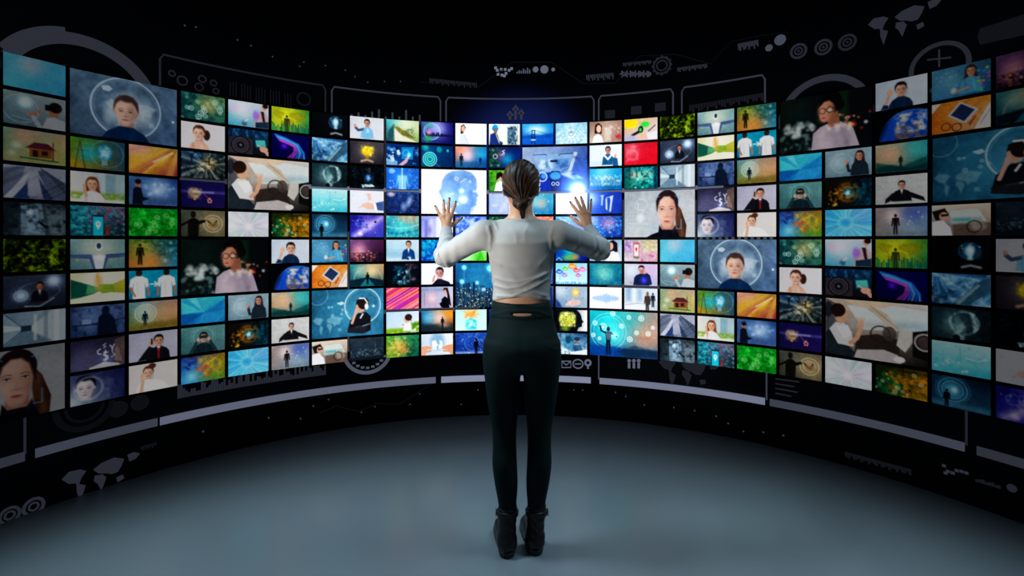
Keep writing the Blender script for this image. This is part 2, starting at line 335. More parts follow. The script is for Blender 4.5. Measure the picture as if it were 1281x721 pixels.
@pic(1, 8, 'white currency signs rising from an open book')
def _(): return Pic('302c44', '38384c', '4c4c68', '5c5c74').bl(.3, .75, .5, '6c6c8c', .7).po([1.2, .1, 1.5, .0, 1.5, .95, 1.25, .9], '6c5c5c').po([1.2, .4, 1.3, .35, 1.45, .9, 1.2, .8], 'a89084', .6).po([.5, .95, .9, .82, 1.3, .92, 1.4, 1, .5, 1.02], 'c8c4c8').ln([1.0, .5, .92, .48, .9, .58, 1.0, .63, 1.0, .73, .9, .75], .035, 'f4f4ff').ln([.95, .42, .95, .8], .02, 'f4f4ff').ln([.8, .36, .72, .42, .74, .52, .82, .54], .03, 'e0e0f0').ln([1.08, .28, 1.14, .38, 1.2, .26], .03, 'e0e0f0').ln([1.14, .38, 1.14, .5], .03, 'e0e0f0').ln([.95, .2, .88, .24, .95, .3, .9, .34], .025, 'd0d0e4').ln([1.15, .55, 1.22, .62, 1.12, .68], .025, 'd0d0e4').gl(.95, .75, .2, '505880', .5)
@pic(1, 9, 'a pale male face ringed by white light at night')
def _(): return Pic('4c5878', '2c3060', 'a0b0c0', '38406c').bu(.4, .46, .38, 'dcd0d8', '181828', '788898', turn=-.05, sw=1.4).ri(.48, .5, .38, .05, 'd8e4f4', .5, .02).re(.9, .3, 1.1, 1, '8898b4', .4, .1).no(8, '1c2050', .6, 3, .5, .8, 1, (.9, 0, 1.6, 1)).bl(.05, .95, .3, 'd0dcdc', .6)
@pic(2, 2, 'orange and gold light rays')
def _(): return Pic('c89cac', 'b0902c', 'b48020', '8c3040').bl(.1, .1, .5, 'd8a0b8', .8).bl(.3, .7, .5, 'd0a828', .8).bl(1.0, .4, .35, 'f0c038', .8).ray(1.6, -.3, 'e8c878', 60, 4, .5, .3).ray(1.6, -.2, '8c2c5c', 50, 9, .6, .4, 3).ln([.75, .55, 1.35, .15], .05, 'fff4d0', .8, .02).ln([.6, .8, 1.2, .3], .03, 'ffd890', .6, .02)
@pic(2, 3, 'a dark suited figure before blurred blue lights')
def _(): return Pic('4c6c94', '2c4c84', '4c6488', '58749c').bl(.9, .4, .35, 'c0d8f8', .8).do(18, 'a0c4f0 e0f0ff 5c88c0', 3, (.4, .2, 1.4, .7), (.03, .09), .45, .03).el(.27, .25, .09, .13, '8c6c60').el(.27, .18, .1, .09, '201c24').po([.1, 1, .12, .45, .22, .36, .36, .4, .42, .7, .62, .78, .4, .88, .42, 1], '141a2a').re(.5, .72, 1.5, 1, '34507c', .5, .1)
@pic(2, 4, 'white icons on a bright green leafy field')
def _(): return Pic('0c8428', '148c30', '0a6c20', '109028').no(7, '3cc850', .9, 3, .5, .75).no(9, '045014', .8, 8, .5, .8).ic(12, 'c8f0a8', 4, (.1, .1, 1.4, .9), (.04, .075), .7)
@pic(2, 5, 'a walker amid autumn gold and teal bokeh')
def _(): return Pic('5c7c3c', '2c6870', 'b07030', '3c88ac').no(9, '0c3c40', .8, 3, .5, .75, 1, (.6, -.1, 1.6, .7)).do(16, '6cc0d0 a8d8e0 2c7088', 5, (.8, .1, 1.5, .8), (.03, .09), .5, .02).bl(.65, .85, .4, 'd89048', .8).bl(.4, .3, .3, 'c0a850', .6).fig(.33, .9, .75, '1c1408').no(10, '3c5c18', .7, 9, .5, .7, 1, (-.1, -.1, .6, .4))
@pic(2, 6, 'two white t-shirts worn on teal')
def _():
    p = Pic('0c8ca8', '1498b4', '0c809c', '1490ac')
    for x, k in ((.3, 0), (1.15, 1)):
        p.el(x, .08, .1, .13, '3c2820').po([x - .26, .3, x - .1, .2, x + .1, .2, x + .26, .3, x + .3, .6, x + .2, .62, x + .17, .45, x + .19, 1.02, x - .19, 1.02, x - .17, .45, x - .2, .62, x - .3, .6], 'eae8e8')
        p.ln([x - .26, .6, x - (.28 if k else .12), .9], .07, SKD).ln([x + .26, .6, x + .3, .9], .07, SKD).ln([x - .06, .4, x - .03, .9], .03, 'c0bcc0', .6, .02)
    return p.ln([.64, .5, .86, .5], .04, 'e8ffff').ln([.78, .42, .87, .5, .78, .58], .04, 'e8ffff')
@pic(2, 7, 'a small figure inside a pale ring at sunset')
def _(): return Pic('5c8c94', 'b08c84', '6c7434', '8c7434').bl(.5, .4, .35, 'd0e4dc', .7).bl(1.2, .5, .5, 'd8a884', .7).ri(.5, .42, .32, .03, 'e0f4f0', .6).ri(.5, .42, .24, .02, 'd0ecec', .5).fig(.48, .88, .55, '0c2430').po([0, .85, 1.5, .72, 1.5, 1, 0, 1], '746830', .7, .05)
@pic(2, 8, 'a suited man holding a phone to his ear')
def _(): return Pic('a8a8bc', 'c0c0d0', 'b4b4c8', 'b8b8c8').bu(.9, .32, .2, 'd0a088', '1a1418', '181a22', sw=1.75, sh='e8e8f0').ln([.9, .62, .9, .95], .06, '98283c').el(.68, .4, .08, .1, 'c89880').re(.66, .24, .71, .45, '14141c').po([.25, 1, .42, .75, .6, .5, .74, .58, .7, 1], '1c1e26')
@pic(2, 9, 'a woman in white resting her cheek on one hand')
def _(): return Pic('d8d0cc', 'e4e0dc', 'dcd4d0', 'e0dcd8').bu(.58, .32, .22, 'e4b8a0', '5c3828', 'f4f0ec', turn=-.06, sw=1.6).el(.7, .1, .12, .1, '5c3828').ln([.38, .4, .42, .62, .35, 1], .1, 'e0b098').po([.6, 1, .8, .6, 1.05, .72, 1.25, 1], 'f8f4f0')
# ---- column 3
@pic(3, 0, 'white ring icons over teal and amber bokeh')
def _(): return Pic('1c5c60', '6c8c60', '184c50', '3c7c6c').no(7, '0c2c34', .8, 3, .5, .75).bl(.9, .4, .3, 'd8b878', .7).bl(1.2, .3, .25, 'b0c890', .5).do(14, '4ca8a0 c0dcb0 2c7c84', 6, r=(.04, .1), a=.4).ic(11, 'd0f0e8', 4, (.1, .1, 1.4, .9), (.05, .09), .75)
@pic(3, 1, 'a bare shouldered woman with tied brown hair on white')
def _(): return Pic('d8d4d8', 'e8e4e8', 'dcd8dc', 'e4e0e4').el(.86, .44, .12, .2, '3c2820').bu(.6, .38, .28, 'e8b8a4', '543424', 'e4b4a0', turn=-.08, sw=1.35)
@pic(3, 2, 'a golden burst over splintered dark city streets')
def _(): return Pic('2c4868', '1c2c34', '141c20', '2c3430').ray(.85, .45, 'b0c0c0', 50, 3, .8, .1, 2).bl(.95, .42, .22, 'ffd890', .9).bl(.7, .55, .2, 'f0e8d0', .7).po([.25, 0, .6, .05, .6, .3], '6c9cc8', .8, .04).no(9, '0c1418', .8, 6, .5, .75)
@pic(3, 3, 'a golden brain outline on deep purple')
def _(): return Pic('1c1850', '241c5c', '1c1648', '2c2058').el(.45, .45, .22, .2, '8c7860', .9, .02).no(10, 'c8a878', .8, 4, .4, .6, 1, (.25, .28, .68, .66)).re(0, .38, 1.5, .44, 'a0a8e0', .45, .04).re(.5, .4, 1.1, .43, 'e8e8ff', .6, .03).el(.45, .68, .05, .05, 'a88c60').ln([.75, .45, 1.0, .75], .015, 'd0a0a0', .7).po([.88, .7, .96, .6, 1.05, .72, 1.02, .82, .9, .82], 'd08c84').re(.93, .7, .99, .77, '2c2058')
@pic(3, 4, 'a dark man and a glowing beige dial')
def _(): return Pic('4c544c', '746c5c', '3c4038', '6c6450').bl(1.05, .5, .4, 'c0ac84', .7).ri(1.08, .5, .33, .03, 'e4d4b0', .6).ri(1.08, .5, .22, .02, 'e0d0a8', .5).ln([.9, .4, 1.1, .6, 1.2, .4], .06, '4c3424').el(1.1, .55, .15, .12, '8c7050', .7, .03).el(.4, .16, .09, .13, '1c1814').po([.22, 1.02, .22, .4, .34, .3, .48, .3, .6, .4, .8, .35, .82, .44, .6, .55, .58, 1.02], '14120f').ln([.3, .4, .02, .58], .08, '14120f')
@pic(3, 5, 'a woman in glasses before blurred night city lights', 2, 2)
def _():
    p = Pic('101c18', '0a1014', '14201c', '0c1018', **BIG).re(.95, 0, 1.14, .9, '1c4028', .6, .03).re(.1, 0, .5, .4, '14302c', .4, .1)
    p.do(40, 'dfe8e8 b0c4c4 8c9ca0 f0f0e8', 4, (.05, .45, .6, .72), (.02, .06), .45, .015).do(26, 'e8dcc0 e05040 f0a070 ffffff d03030', 8, (.85, .4, 1.48, .75), (.015, .045), .7, .01).do(30, '4c7480 2c4c54 88a0a0', 9, (0, .7, .6, 1), (.015, .05), .5, .01)
    p.el(.88, .17, .17, .2, '0e0a0a').el(1.02, .24, .07, .1, '140e0e')
    p.po([.55, 1.02, .58, .70, .70, .60, .80, .56, 1.02, .54, 1.22, .68, 1.32, 1.02], 'a89ca8').po([.6, 1.02, .66, .72, .76, .62, .92, 1.02], 'c8b8c0', .7, .05).ln([1.05, .6, 1.15, 1.0], .06, '847884', .7, .04)
    p.po([.80, .42, .98, .34, 1.02, .58, .84, .64], '8c6050').el(.80, .29, .125, .17, 'b4846c', 1, .01).el(.775, .40, .085, .12, 'b4846c', 1, .01).el(.72, .34, .05, .12, 'd0a088', .6, .04).el(.9, .34, .05, .13, '7c5444', .6, .04)
    p.po([.68, .24, .70, .08, .85, .0, 1.0, .06, 1.07, .24, .98, .34, .93, .2, .85, .13, .76, .15], '0e0a0a', 1, .01)
    p.ri(.735, .31, .05, .009, '100c0c', .9).ri(.855, .30, .05, .009, '100c0c', .9).ln([.9, .29, .98, .26], .01, '100c0c').el(.86, .31, .03, .02, 'e8f0e8', .6, .01).el(.75, .44, .032, .014, 'c03058').el(.745, .375, .02, .03, '98685a', .5, .015)
    return p.do(12, 'fff0e0 ffe8c8', 3, (.8, .58, 1.2, .75), (.02, .05), .4, .02)
@pic(3, 7, 'bright blue folded polygons')
def _(): return Pic('3c9cb8', '4cc0d4', '1c6ca8', '2c84c0').po([0, .1, .7, .55, 0, .6], '58c8cc', .8, .02).po([0, .6, .75, .6, .2, 1, 0, 1], '145c98', .8, .02).po([.75, .6, 1.5, .1, 1.5, .55], '2478b8', .8, .02).po([.6, 0, 1.2, 0, .75, .58], '4cb8c8', .7, .02).po([.75, .62, 1.5, .75, 1.2, 1, .5, 1], '3c9cd8', .7, .02).po([.2, 0, .5, 0, .74, .55], '88dcd8', .6, .02)
@pic(3, 8, 'a technician with both hands at a headset')
def _(): return Pic('5c8888', '6c9898', '3c6468', '587c80').ri(.75, .4, .34, .02, 'b0d8d4', .5).ri(.75, .4, .42, .012, 'a0c8c8', .4).bu(.75, .42, .19, 'c0a090', '2c2420', '1c3038', sw=1.9).re(.6, .34, .9, .46, '283840').ln([.3, 1, .45, .72, .58, .48], .11, '2c4448').ln([1.2, 1, 1.05, .72, .92, .48], .11, '2c4448').el(.57, .5, .06, .08, 'c0a090').el(.93, .5, .06, .08, 'c0a090')
@pic(3, 9, 'a rainbow of powdery paint clouds')
def _(): return Pic('2c50a0', '9c7c30', '48a0c8', '688c28').no(6, '3c80c8', .9, 3, .4, .7, 1, (-.1, .2, .7, 1.1)).no(6, 'e0b040', .9, 5, .4, .7, 1, (.6, 0, 1.4, .8)).no(7, 'd05838', .9, 8, .45, .7, 1, (.5, .4, 1.1, .9)).no(6, '58a028', .8, 11, .45, .7, 1, (.95, .3, 1.6, 1.1)).no(8, '201c60', .8, 14, .5, .75, 1, (-.1, -.1, .5, .5)).bl(.35, .75, .2, 'a0e4f0', .7)
# ---- column 4
@pic(4, 0, 'a seated woman among soft pastel clouds')
def _(): return Pic('b4dce4', 'd0d0e4', '4c9cb4', '88b4c8').bl(.5, .3, .4, 'e8e0f0', .8).bl(.2, .3, .15, 'e8b8d8', .7).po([.95, 1, 1.0, .5, 1.15, .3, 1.4, .35, 1.5, .55, 1.5, 1], 'c0a8a8').el(1.02, .5, .12, .2, 'a070d8', .8, .03).el(1.33, .12, .1, .14, SKN).el(1.38, .06, .11, .1, '2c1c1c').po([1.2, .3, 1.32, .3, 1.38, .75, 1.28, .72], '3c2430').po([1.0, .78, 1.5, .7, 1.5, 1, 1.0, 1], '243c50').el(.58, .88, .1, .1, '3c5c74', .8, .03).ln([.6, .8, .7, .7], .04, 'e8d8d0')
@pic(4, 1, 'a hand on a car dashboard touch screen')
def _(): return Pic('0c2c4c', '144060', '181418', '241c20').no(9, '58a8d8', .7, 3, .5, .75, .5, (0, -.1, 1.5, .3)).po([0, .35, .6, .3, .9, .4, .9, 1, 0, 1], '3c3840').ri(.45, .65, .33, .05, '100e12').ri(.45, .65, .3, .012, '8c8894', .6).el(.45, .65, .13, .13, '14141a').el(.45, .65, .05, .05, '607080').po([.95, .35, 1.4, .3, 1.45, .7, 1.0, .72], '184458').po([1.0, .4, 1.36, .36, 1.4, .62, 1.04, .66], '58b8b4').el(1.32, .75, .16, .12, 'd0a090').ln([1.5, .95, 1.3, .72], .14, 'd0a090').ln([1.25, .7, 1.1, .58], .05, 'd8a898')
@pic(4, 2, 'a young passenger waving in a pale car cabin', 2, 2)
def _():
    p = Pic('c8b09c', 'd8d0c8', '7c7470', '1c1818', **BIG)
    p.po([.35, .1, 1.05, .05, 1.5, .1, 1.5, .42, .6, .5], 'd4dcdc').re(.9, .3, 1.5, .42, '9cb8c4', .8, .04).re(.4, .35, 1.2, .5, 'a8aca8', .6, .04)
    p.po([.6, 0, .95, .2, 1.1, .42, 1.0, .44, .75, .2, .45, 0], 'c8b8a4').po([.3, 0, 1.1, 0, .9, .1, .5, .12], 'd8c0a8').ln([.7, .08, 1.1, .42], .012, '8c7c6c', .8)
    p.po([0, 0, .2, .1, .3, .6, .1, .7, 0, .6], '5c5c64').el(.04, .2, .07, .14, '30343c')
    p.po([.0, .62, .12, .5, .35, .8, .5, .95, .4, 1.02, 0, 1.02], '28323a').po([.5, .62, .8, .55, 1.1, .6, 1.15, 1.02, .45, 1.02], '38302c')
    p.po([.5, .86, .9, .8, 1.1, .86, 1.15, 1, .45, 1.02], 'b4acac')
    p.po([1.12, .45, 1.34, .42, 1.3, .62, 1.2, .8, 1.08, .7], 'c0bcb4').po([1.3, .45, 1.5, .4, 1.5, .9, 1.3, .85], '181414').ri(1.46, .6, .13, .03, 'a8a8a4', .9).el(1.46, .6, .1, .1, '4c4440')
    p.ri(.85, .55, .14, .022, '2c2826', .9).el(.98, .52, .1, .12, '4c4440', .8).el(1.12, .93, .08, .05, 'd8d4d0')
    p.po([.06, .55, .16, .42, .3, .42, .42, .56, .45, .82, .2, .8], 'd0d0d0').po([.16, .48, .36, .45, .42, .62, .3, .7], 'e4e4e4')
    p.el(.24, .3, .1, .13, 'c89c84').el(.2, .2, .12, .12, '2c1c18').po([.1, .2, .3, .14, .31, .22, .16, .34], '2c1c18')
    p.ln([.4, .76, .5, .66, .55, .5], .07, 'c89c84').el(.56, .42, .05, .07, 'd0a48c')
    for q in range(4): p.ln([.54 + q * .012, .42, .5 + q * .04, .3], .018, 'd0a48c')
    return p
@pic(4, 4, 'a white pinwheel of pale mint and lilac rays')
def _(): return Pic('d0dcdc', 'e0e0e8', 'd8d8e0', 'd4d8dc').ray(.75, .6, '8cb4b0', 46, 3, .7, .12, 2).ray(.75, .6, 'c0a0d0', 36, 7, .7, .12, 3).bl(.75, .6, .16, 'f8e8f4', .9).bl(.1, .5, .3, 'e8eeee', .7).bl(1.4, .5, .3, 'e8e8ee', .7)
@pic(4, 7, 'a woman in dark denim pointing at the air')
def _(): return Pic('8ca4b0', '98b0bc', '6c8490', '7c98a4').ri(.55, .5, .35, .02, 'd0e4ec', .4).bl(.4, .5, .3, 'c0d4dc', .6).bu(1.13, .26, .17, 'c09080', '2c1c1c', '24303c', 1, turn=-.15, sw=1.6).ln([.72, .5, .78, .8, 1.0, .85], .1, '2c3844').el(.7, .48, .05, .09, 'c09080').po([.95, .55, 1.3, .5, 1.42, 1, .85, 1], '283440')
@pic(4, 8, 'a gold tunnel ring with a cyan core on black')
def _(): return Pic('1c1408', '0c343c', '1c1808', '082c3c').do(26, 'd0a030 b07818 e8c858', 4, (.1, .3, .6, .95), (.02, .06), .7, .01).ri(.75, .48, .32, .09, 'a05c1c', .9, .05).ri(.75, .48, .2, .06, 'd08830', .8, .04).bl(.75, .5, .14, '90e8f0', .95).no(9, '0c6078', .9, 6, .4, .7, 1, (.95, .1, 1.6, 1)).el(.75, .55, .05, .09, 'e8ffff', .8, .02).no(8, '040404', .8, 12, .55, .8)
@pic(4, 9, 'a pale cyan burst of fine rays')
def _(): return Pic('48b4e0', '58c0e8', '4cb0dc', '60bcec').ray(.7, .5, 'b8e8f4', 60, 3, .8, .2, 1.5).ray(.7, .5, '2c80c8', 40, 8, .6, .2, 2).ri(.68, .5, .22, .08, '9ce0f0', .5, .05).el(.68, .5, .12, .12, '3c90d4', .7, .06).bl(1.2, .2, .3, '88a8f0', .5)
# ---- column 5
@pic(5, 0, 'a man in silhouette before a yellow world map')
def _(): return Pic('98a024', '4c8c3c', 'a8b828', '1c6c60').bl(.7, .4, .5, 'e8e038', .8).wm(.05, .1, 1.4, '8c8418', .6).sk(.85, .02, .25, 20, '2c7c40 1c6c68 1c5c58', 5, .85).fig(.6, 1.08, .78, '3c4424')
@pic(5, 1, 'a swirl of violet and cyan light on deep blue')
def _():
    p = Pic('0a0850', '0c0a5c', '080440', '0c0848')
    for i, (q, c, w) in enumerate([(0, '48b4d8', .07), (.1, '2c6cd0', .06), (.2, '8cdce8', .05), (.3, '4090e0', .06), (.42, 'd06cc8', .05), (.5, 'a040e0', .05), (.58, 'e07c90', .03)]):
        p.ln([.15 + q * .3, .06 + q * .4, .6 + q * .1, .2 + q * .35, 1.05 - q * .25, .4 + q * .2, 1.28 - q * .7, .75, 1.3 - q * 1.2, 1.05], w, c, .85, .02)
    return p.bl(.5, .5, .12, '8c30e8', .7)
@pic(5, 4, 'gold bokeh icons over green and teal')
def _(): return Pic('1c2c10', '6c5410', '0c3020', '88781c').no(7, 'd08818', .95, 3, .4, .7, 1, (.4, .2, 1.6, 1.1)).no(8, '1c7c50', .9, 5, .45, .7, 1, (-.1, .2, .8, 1)).no(9, '080c04', .6, 9, .55, .8).ic(6, 'f0f0d0', 4, (.1, .05, 1.4, .9), (.03, .06), .8).do(10, 'e8e8c0 f0c868', 7, r=(.015, .04))
@pic(5, 5, 'a dark haired man in navy cupping his ear')
def _(): return Pic('b8c4d4', 'ccd4e0', 'c0ccd8', 'c4d0dc').bu(.75, .36, .24, 'd0a48c', '1c1820', '1c3450', turn=.05, sw=1.5).ln([.28, .9, .4, .55], .1, 'd0a48c').el(.43, .42, .09, .12, 'd4a890').po([.15, 1, .24, .82, .38, .86, .4, 1], '1c3450')
@pic(5, 6, 'planet earth seen from orbit')
def _(): return Pic('04060c', '0c1830', '04060c', '08101c').el(1.05, .95, .92, .95, '1c50a8').no(6, 'd8d0c8', .9, 4, .42, .65, 1, (.6, .1, 1.6, .8)).no(7, 'a87038', .8, 9, .45, .7, 1, (.6, .5, 1.6, 1.1)).ri(1.05, .95, .93, .03, '6ca8e8', .6, .03).po([0, 0, .5, 0, .1, 1, 0, 1], '04060c', .9, .1)
@pic(5, 7, 'a hiker on a ridge under a peach sky')
def _(): return Pic('b8b098', '3c9ca0', 'a88464', '2c7480').bl(.5, .35, .4, 'e0ac8c', .8).bl(1.2, .25, .3, '58c4c0', .7).po([0, .62, .4, .72, .75, .85, 1.1, .7, 1.5, .55, 1.5, 1, 0, 1], '1c5854', .9, .03).po([0, .8, .5, .75, 1.0, .9, 1.5, .78, 1.5, 1, 0, 1], '143c40', .9, .03).fig(.75, .84, .4, '14282c')
@pic(5, 8, 'a man in a suit with arms spread on grey sketches')
def _(): return Pic('c8c8c8', 'd8d8d8', 'bcbcbc', 'd0d0d0').no(9, 'a0a4a8', .4, 3).bu(.78, .34, .14, 'd0a890', '2c2420', '1c1c22', sw=1.9, sh='e8e8ec').po([.5, .62, .6, .58, .55, .85, .28, .98, .3, .82], '1c1c22').po([1.06, .62, .96, .58, 1.05, .8, 1.45, .95, 1.4, .8], '1c1c22')
@pic(5, 9, 'a dark figure under grey violet clouds and light')
def _(): return Pic('9c8c8c', '6c80b4', '8c8480', '7c94a4').bl(.55, .3, .25, 'f0d8c8', .8).bl(1.1, .3, .3, '4c64b0', .7).bl(1.0, .8, .4, '9cb4c4', .6).fig(.6, .95, .72, '201a1c').re(0, .85, 1.5, 1, '6c747c', .4, .06).do(10, 'e0e0f0', 4, (.7, .1, 1.4, .6), (.01, .03), .6)
# ---- column 6
@pic(6, 0, 'a lit bulb held over a palm on black')
def _(): return Pic('0a0c10', '10141c', '080a0e', '0c0e14').ri(.98, .38, .26, .05, '2c6c90', .8, .02).el(.98, .38, .17, .2, '68b4d8', .8, .05).el(1.0, .36, .09, .14, 'e0f4fc', .9, .03).re(.94, .48, 1.06, .66, 'b8d8e0', .9, .02).el(1.2, .5, .08, .14, '2c4c60', .8, .03).ln([.8, .9, 1.0, .84, 1.25, .9], .07, 'b0b8bc', .9, .02).do(8, 'a0e0f8', 3, (.75, .1, 1.25, .6), (.01, .02))
@pic(6, 1, 'blue beams streaking over a leaning tower')
def _(): return Pic('3c7cb4', '2c5c84', '143454', '3c7ca8').ray(.1, .0, 'a8d4ec', 40, 3, .7, .1, 2).no(6, 'c0dcea', .7, 5, .5, .75).po([.55, 1, 1.3, .15, 1.5, .1, 1.5, .5, .95, 1], '385c70', .9).po([.6, .95, 1.2, .3, 1.25, .35, .72, 1], '9cb8c0', .7).no(9, '0c2030', .7, 8, .5, .8, 1, (-.1, .5, .7, 1.1))
@pic(6, 2, 'a pale robot hand within a glowing ring')
def _(): return Pic('1c3840', '14242c', '1c3038', '0c1a20').bl(.6, .5, .4, '7ca0a4', .8).ri(.85, .45, .36, .05, 'c0e0e4', .7, .02).po([.55, 1, .65, .6, .8, .45, .9, .6, .85, 1], '9cb8bc', .9, .02).po([1.0, .1, 1.1, .12, 1.2, .6, 1.1, .7], 'd0ecf0', .8, .02).no(9, '203c44', .7, 4, .5, .75).el(.65, .95, .1, .1, '101c20')
@pic(6, 3, 'a bright aqua laboratory bench')
def _(): return Pic('a8e0e8', 'c4ecf0', '68c0cc', '48b4c8').re(0, .55, 1.5, .75, '88d4dc', .8, .06).no(8, '4cb8c8', .6, 3, .5, .75, 1, (0, .4, 1.5, 1)).ln([.75, .1, .75, .6], .015, '5cacb8', .7).ln([.3, .3, .3, .75], .012, '5cacb8', .6).do(8, '58a8b8 e8ffff', 5, (.1, .1, 1.4, .6), (.02, .05), .6).do(8, 'ffffff', 7, (.1, .5, 1.4, .9), (.02, .04), .7).ln([.9, .45, 1.2, .5, 1.4, .4], .02, 'e8ffff')
@pic(6, 4, 'a lone figure before a blue ringed dial')
def _(): return Pic('143c58', '0c2438', '1c4c68', '2c5c74').bl(.55, .42, .3, '6cc0dc', .8).ri(.55, .42, .38, .025, '9cd8e8', .6).ri(.55, .42, .28, .02, '9cd8e8', .5).ri(.55, .42, .45, .012, '9cd8e8', .4).el(.6, .42, .07, .08, 'e8fcff', .8, .03).fig(.4, .98, .55, '06141c').re(0, .84, 1.5, 1, '78a8b8', .45, .06).fig(.4, .98, .55, '06141c', .8)
@pic(6, 5, 'a lady in pale blue beside small colour tiles')
def _(): return Pic('5c90ac', '3c6880', '4c88ac', '2c6488').bl(.5, .5, .4, '7cacc4', .6).bu(1.02, .24, .17, 'c49880', '3c2820', '5ca0c4', 1, sw=1.6).do(18, 'd048b0 48c070 e0c040 40a0e0', 4, (1.15, .1, 1.48, .95), (.02, .045), .75, 0).el(.58, .78, .07, .09, 'e0f0f4', .8, .02).ln([.62, .85, .95, .75], .06, 'c49880').do(12, 'b0e8ff', 8, (.1, .1, 1, .9), (.01, .02), .6)
@pic(6, 6, 'a tablet and glasses on an orange desk')
def _(): return Pic('d08038', 'e09848', 'c87028', 'd8c8b8').no(8, 'b05c18', .5, 3).po([.42, .45, .75, .05, 1.2, .38, .88, .78], 'c8c8cc').po([.5, .44, .77, .12, 1.12, .38, .85, .7], '2c3c5c').po([1.1, .98, 1.5, .2, 1.5, 1.02], 'e0dcd8').ln([1.25, .85, 1.48, .45], .02, '8c8c94').po([.0, .0, .25, 0, 0, .3], 'e4e0dc').ri(.38, .8, .12, .025, '5c2c14').ri(.66, .86, .12, .025, '5c2c14').po([.95, .8, 1.12, .55, 1.15, .6, 1.0, .9], 'a0401c', .7)
@pic(6, 7, 'a listener in dark clothes and headphones within a white circle', 2, 2)
def _():
    p = Pic('2c6078', '4488a8', '2c6480', '3c7c9c', **BIG).no(5, '204c64', .5, 3).bl(.9, .5, .5, '5ca0bc', .6)
    p.wm(.02, .55, .62, 'a0c8d4', .5).ri(.12, .1, .2, .02, 'a0c8d8', .4).ri(1.05, .36, .38, .03, 'c8e8f0', .75).ri(1.05, .36, .34, .01, 'a8d0e0', .4)
    p.po([.5, .28, .62, .25, .66, .3, .58, .33], 'd0ecf4', .8).ic(6, 'd0ecf4', 5, (.2, .35, .7, .55), (.015, .03), .7).el(1.28, .38, .03, .03, 'e0f4fa', .8)
    p.po([.72, .92, .78, .66, .95, .52, 1.12, .5, 1.22, .6, 1.22, .9, 1.05, .96], '1c2028').po([.72, .84, .95, .78, 1.15, .82, 1.1, .95, .75, .92], '2c3038')
    p.el(1.0, .37, .1, .14, 'c8a090').el(1.06, .31, .12, .13, '2a2020').po([.9, .34, .92, .24, 1.05, .18, 1.15, .25, 1.0, .3], '2a2020').ln([.98, .2, 1.08, .2, 1.15, .3], .03, 'dce8ec').el(1.13, .38, .04, .07, 'eef4f6')
    p.ln([.82, .72, .9, .5], .055, 'd0a898').el(.92, .46, .04, .06, 'd0a898').ln([1.0, .62, 1.05, .54], .03, 'e8e8e8')
    return p.ln([.9, .82, 1.15, .78], .012, '50545c').ln([1.05, .8, 1.2, .76], .025, '98a4ac', .7)
@pic(6, 9, 'a person in white in a car with a wide view')
def _(): return Pic('d8d0c4', 'e0ccb8', '6c6868', '786c64').po([.5, .2, 1.2, .15, 1.4, .55, .5, .6], 'cfd8d4').re(.5, .42, 1.3, .6, '8ca8a4', .8, .04).re(.6, .45, 1.0, .52, '38a0b8', .7, .02).po([.55, .65, 1.5, .6, 1.5, 1.02, .6, 1.02], '6c5c54').el(1.2, .7, .2, .15, 'a89c94', .8, .03).ri(1.1, .72, .18, .04, '3c3430', .8).po([0, .2, .35, .1, .45, .3, .4, .5, .1, .5], '241c1c').el(.32, .38, .12, .15, 'c89c88').po([.25, .3, .45, .3, .45, .36, .25, .38], '16141a').po([0, .55, .3, .5, .5, .75, .55, 1.02, 0, 1.02], 'e8e8ec')
# ---- column 7
@pic(7, 0, 'a woman in pale blue scrubs pointing ahead')
def _(): return Pic('c0c4d0', 'd0d4dc', 'c8ccd4', 'd0d4dc').bu(.75, .26, .17, 'c09484', '2c2024', '88b4d4', sw=1.6).ln([.62, .55, .36, .62, .24, .5], .12, '4c5870').el(.22, .42, .06, .08, 'c09484').po([.6, .5, .9, .5, .92, 1, .6, 1], '7cb4dc', .8).el(.78, .62, .05, .1, 'd8e8f0', .6)
@pic(7, 1, 'a glowing gold brain over a palm')
def _(): return Pic('38343c', '58545c', '302c34', '24222a').bl(.75, .5, .5, '6c6870', .6).el(.76, .42, .26, .22, 'b09018', .95, .03).no(12, 'f0dc60', .9, 3, .42, .65, 1, (.5, .2, 1.05, .66)).re(.7, .6, .84, .76, '8c7418', .9, .02).ln([.5, .9, .75, .82, 1.0, .9], .08, 'c8a890', .9, .02).gl(.76, .45, .3, '504010', .5)
@pic(7, 2, 'a man at a glowing tablet in the dark')
def _(): return Pic('04080e', '080c14', '060a10', '04060c').el(.84, .18, .08, .12, '3c3c44').po([.6, .9, .66, .42, .8, .32, .95, .34, 1.05, .5, 1.1, .9], '18222c').gl(.82, .5, .14, '3060a0', .9).el(.82, .55, .07, .12, '90c4f0', .8, .03).po([.5, .86, .95, .8, 1.1, .92, .55, .98], 'd8ecf4').no(9, '102830', .8, 4, .5, .75).do(8, '3c8ca0', 3, r=(.01, .03), a=.5)
@pic(7, 3, 'two hands and a blue cuff on soft white')
def _(): return Pic('dce0ec', 'e4e4f0', 'd8dce8', 'd0d8e8').do(10, 'b8c0d8 f8f8ff', 3, r=(.02, .06), a=.5).po([1.1, .55, 1.5, .45, 1.5, .9, 1.2, .88], '4c6494').po([1.0, .58, 1.14, .54, 1.22, .9, 1.08, .9], 'f0f0f8').po([.5, .6, .8, .52, 1.05, .6, 1.08, .85, .8, .85, .55, .75], 'e0b8a8').po([.75, .1, .9, .12, .95, .42, .8, .45], 'e4bcb0').ln([.55, .66, .4, .8], .05, 'e0b8a8')
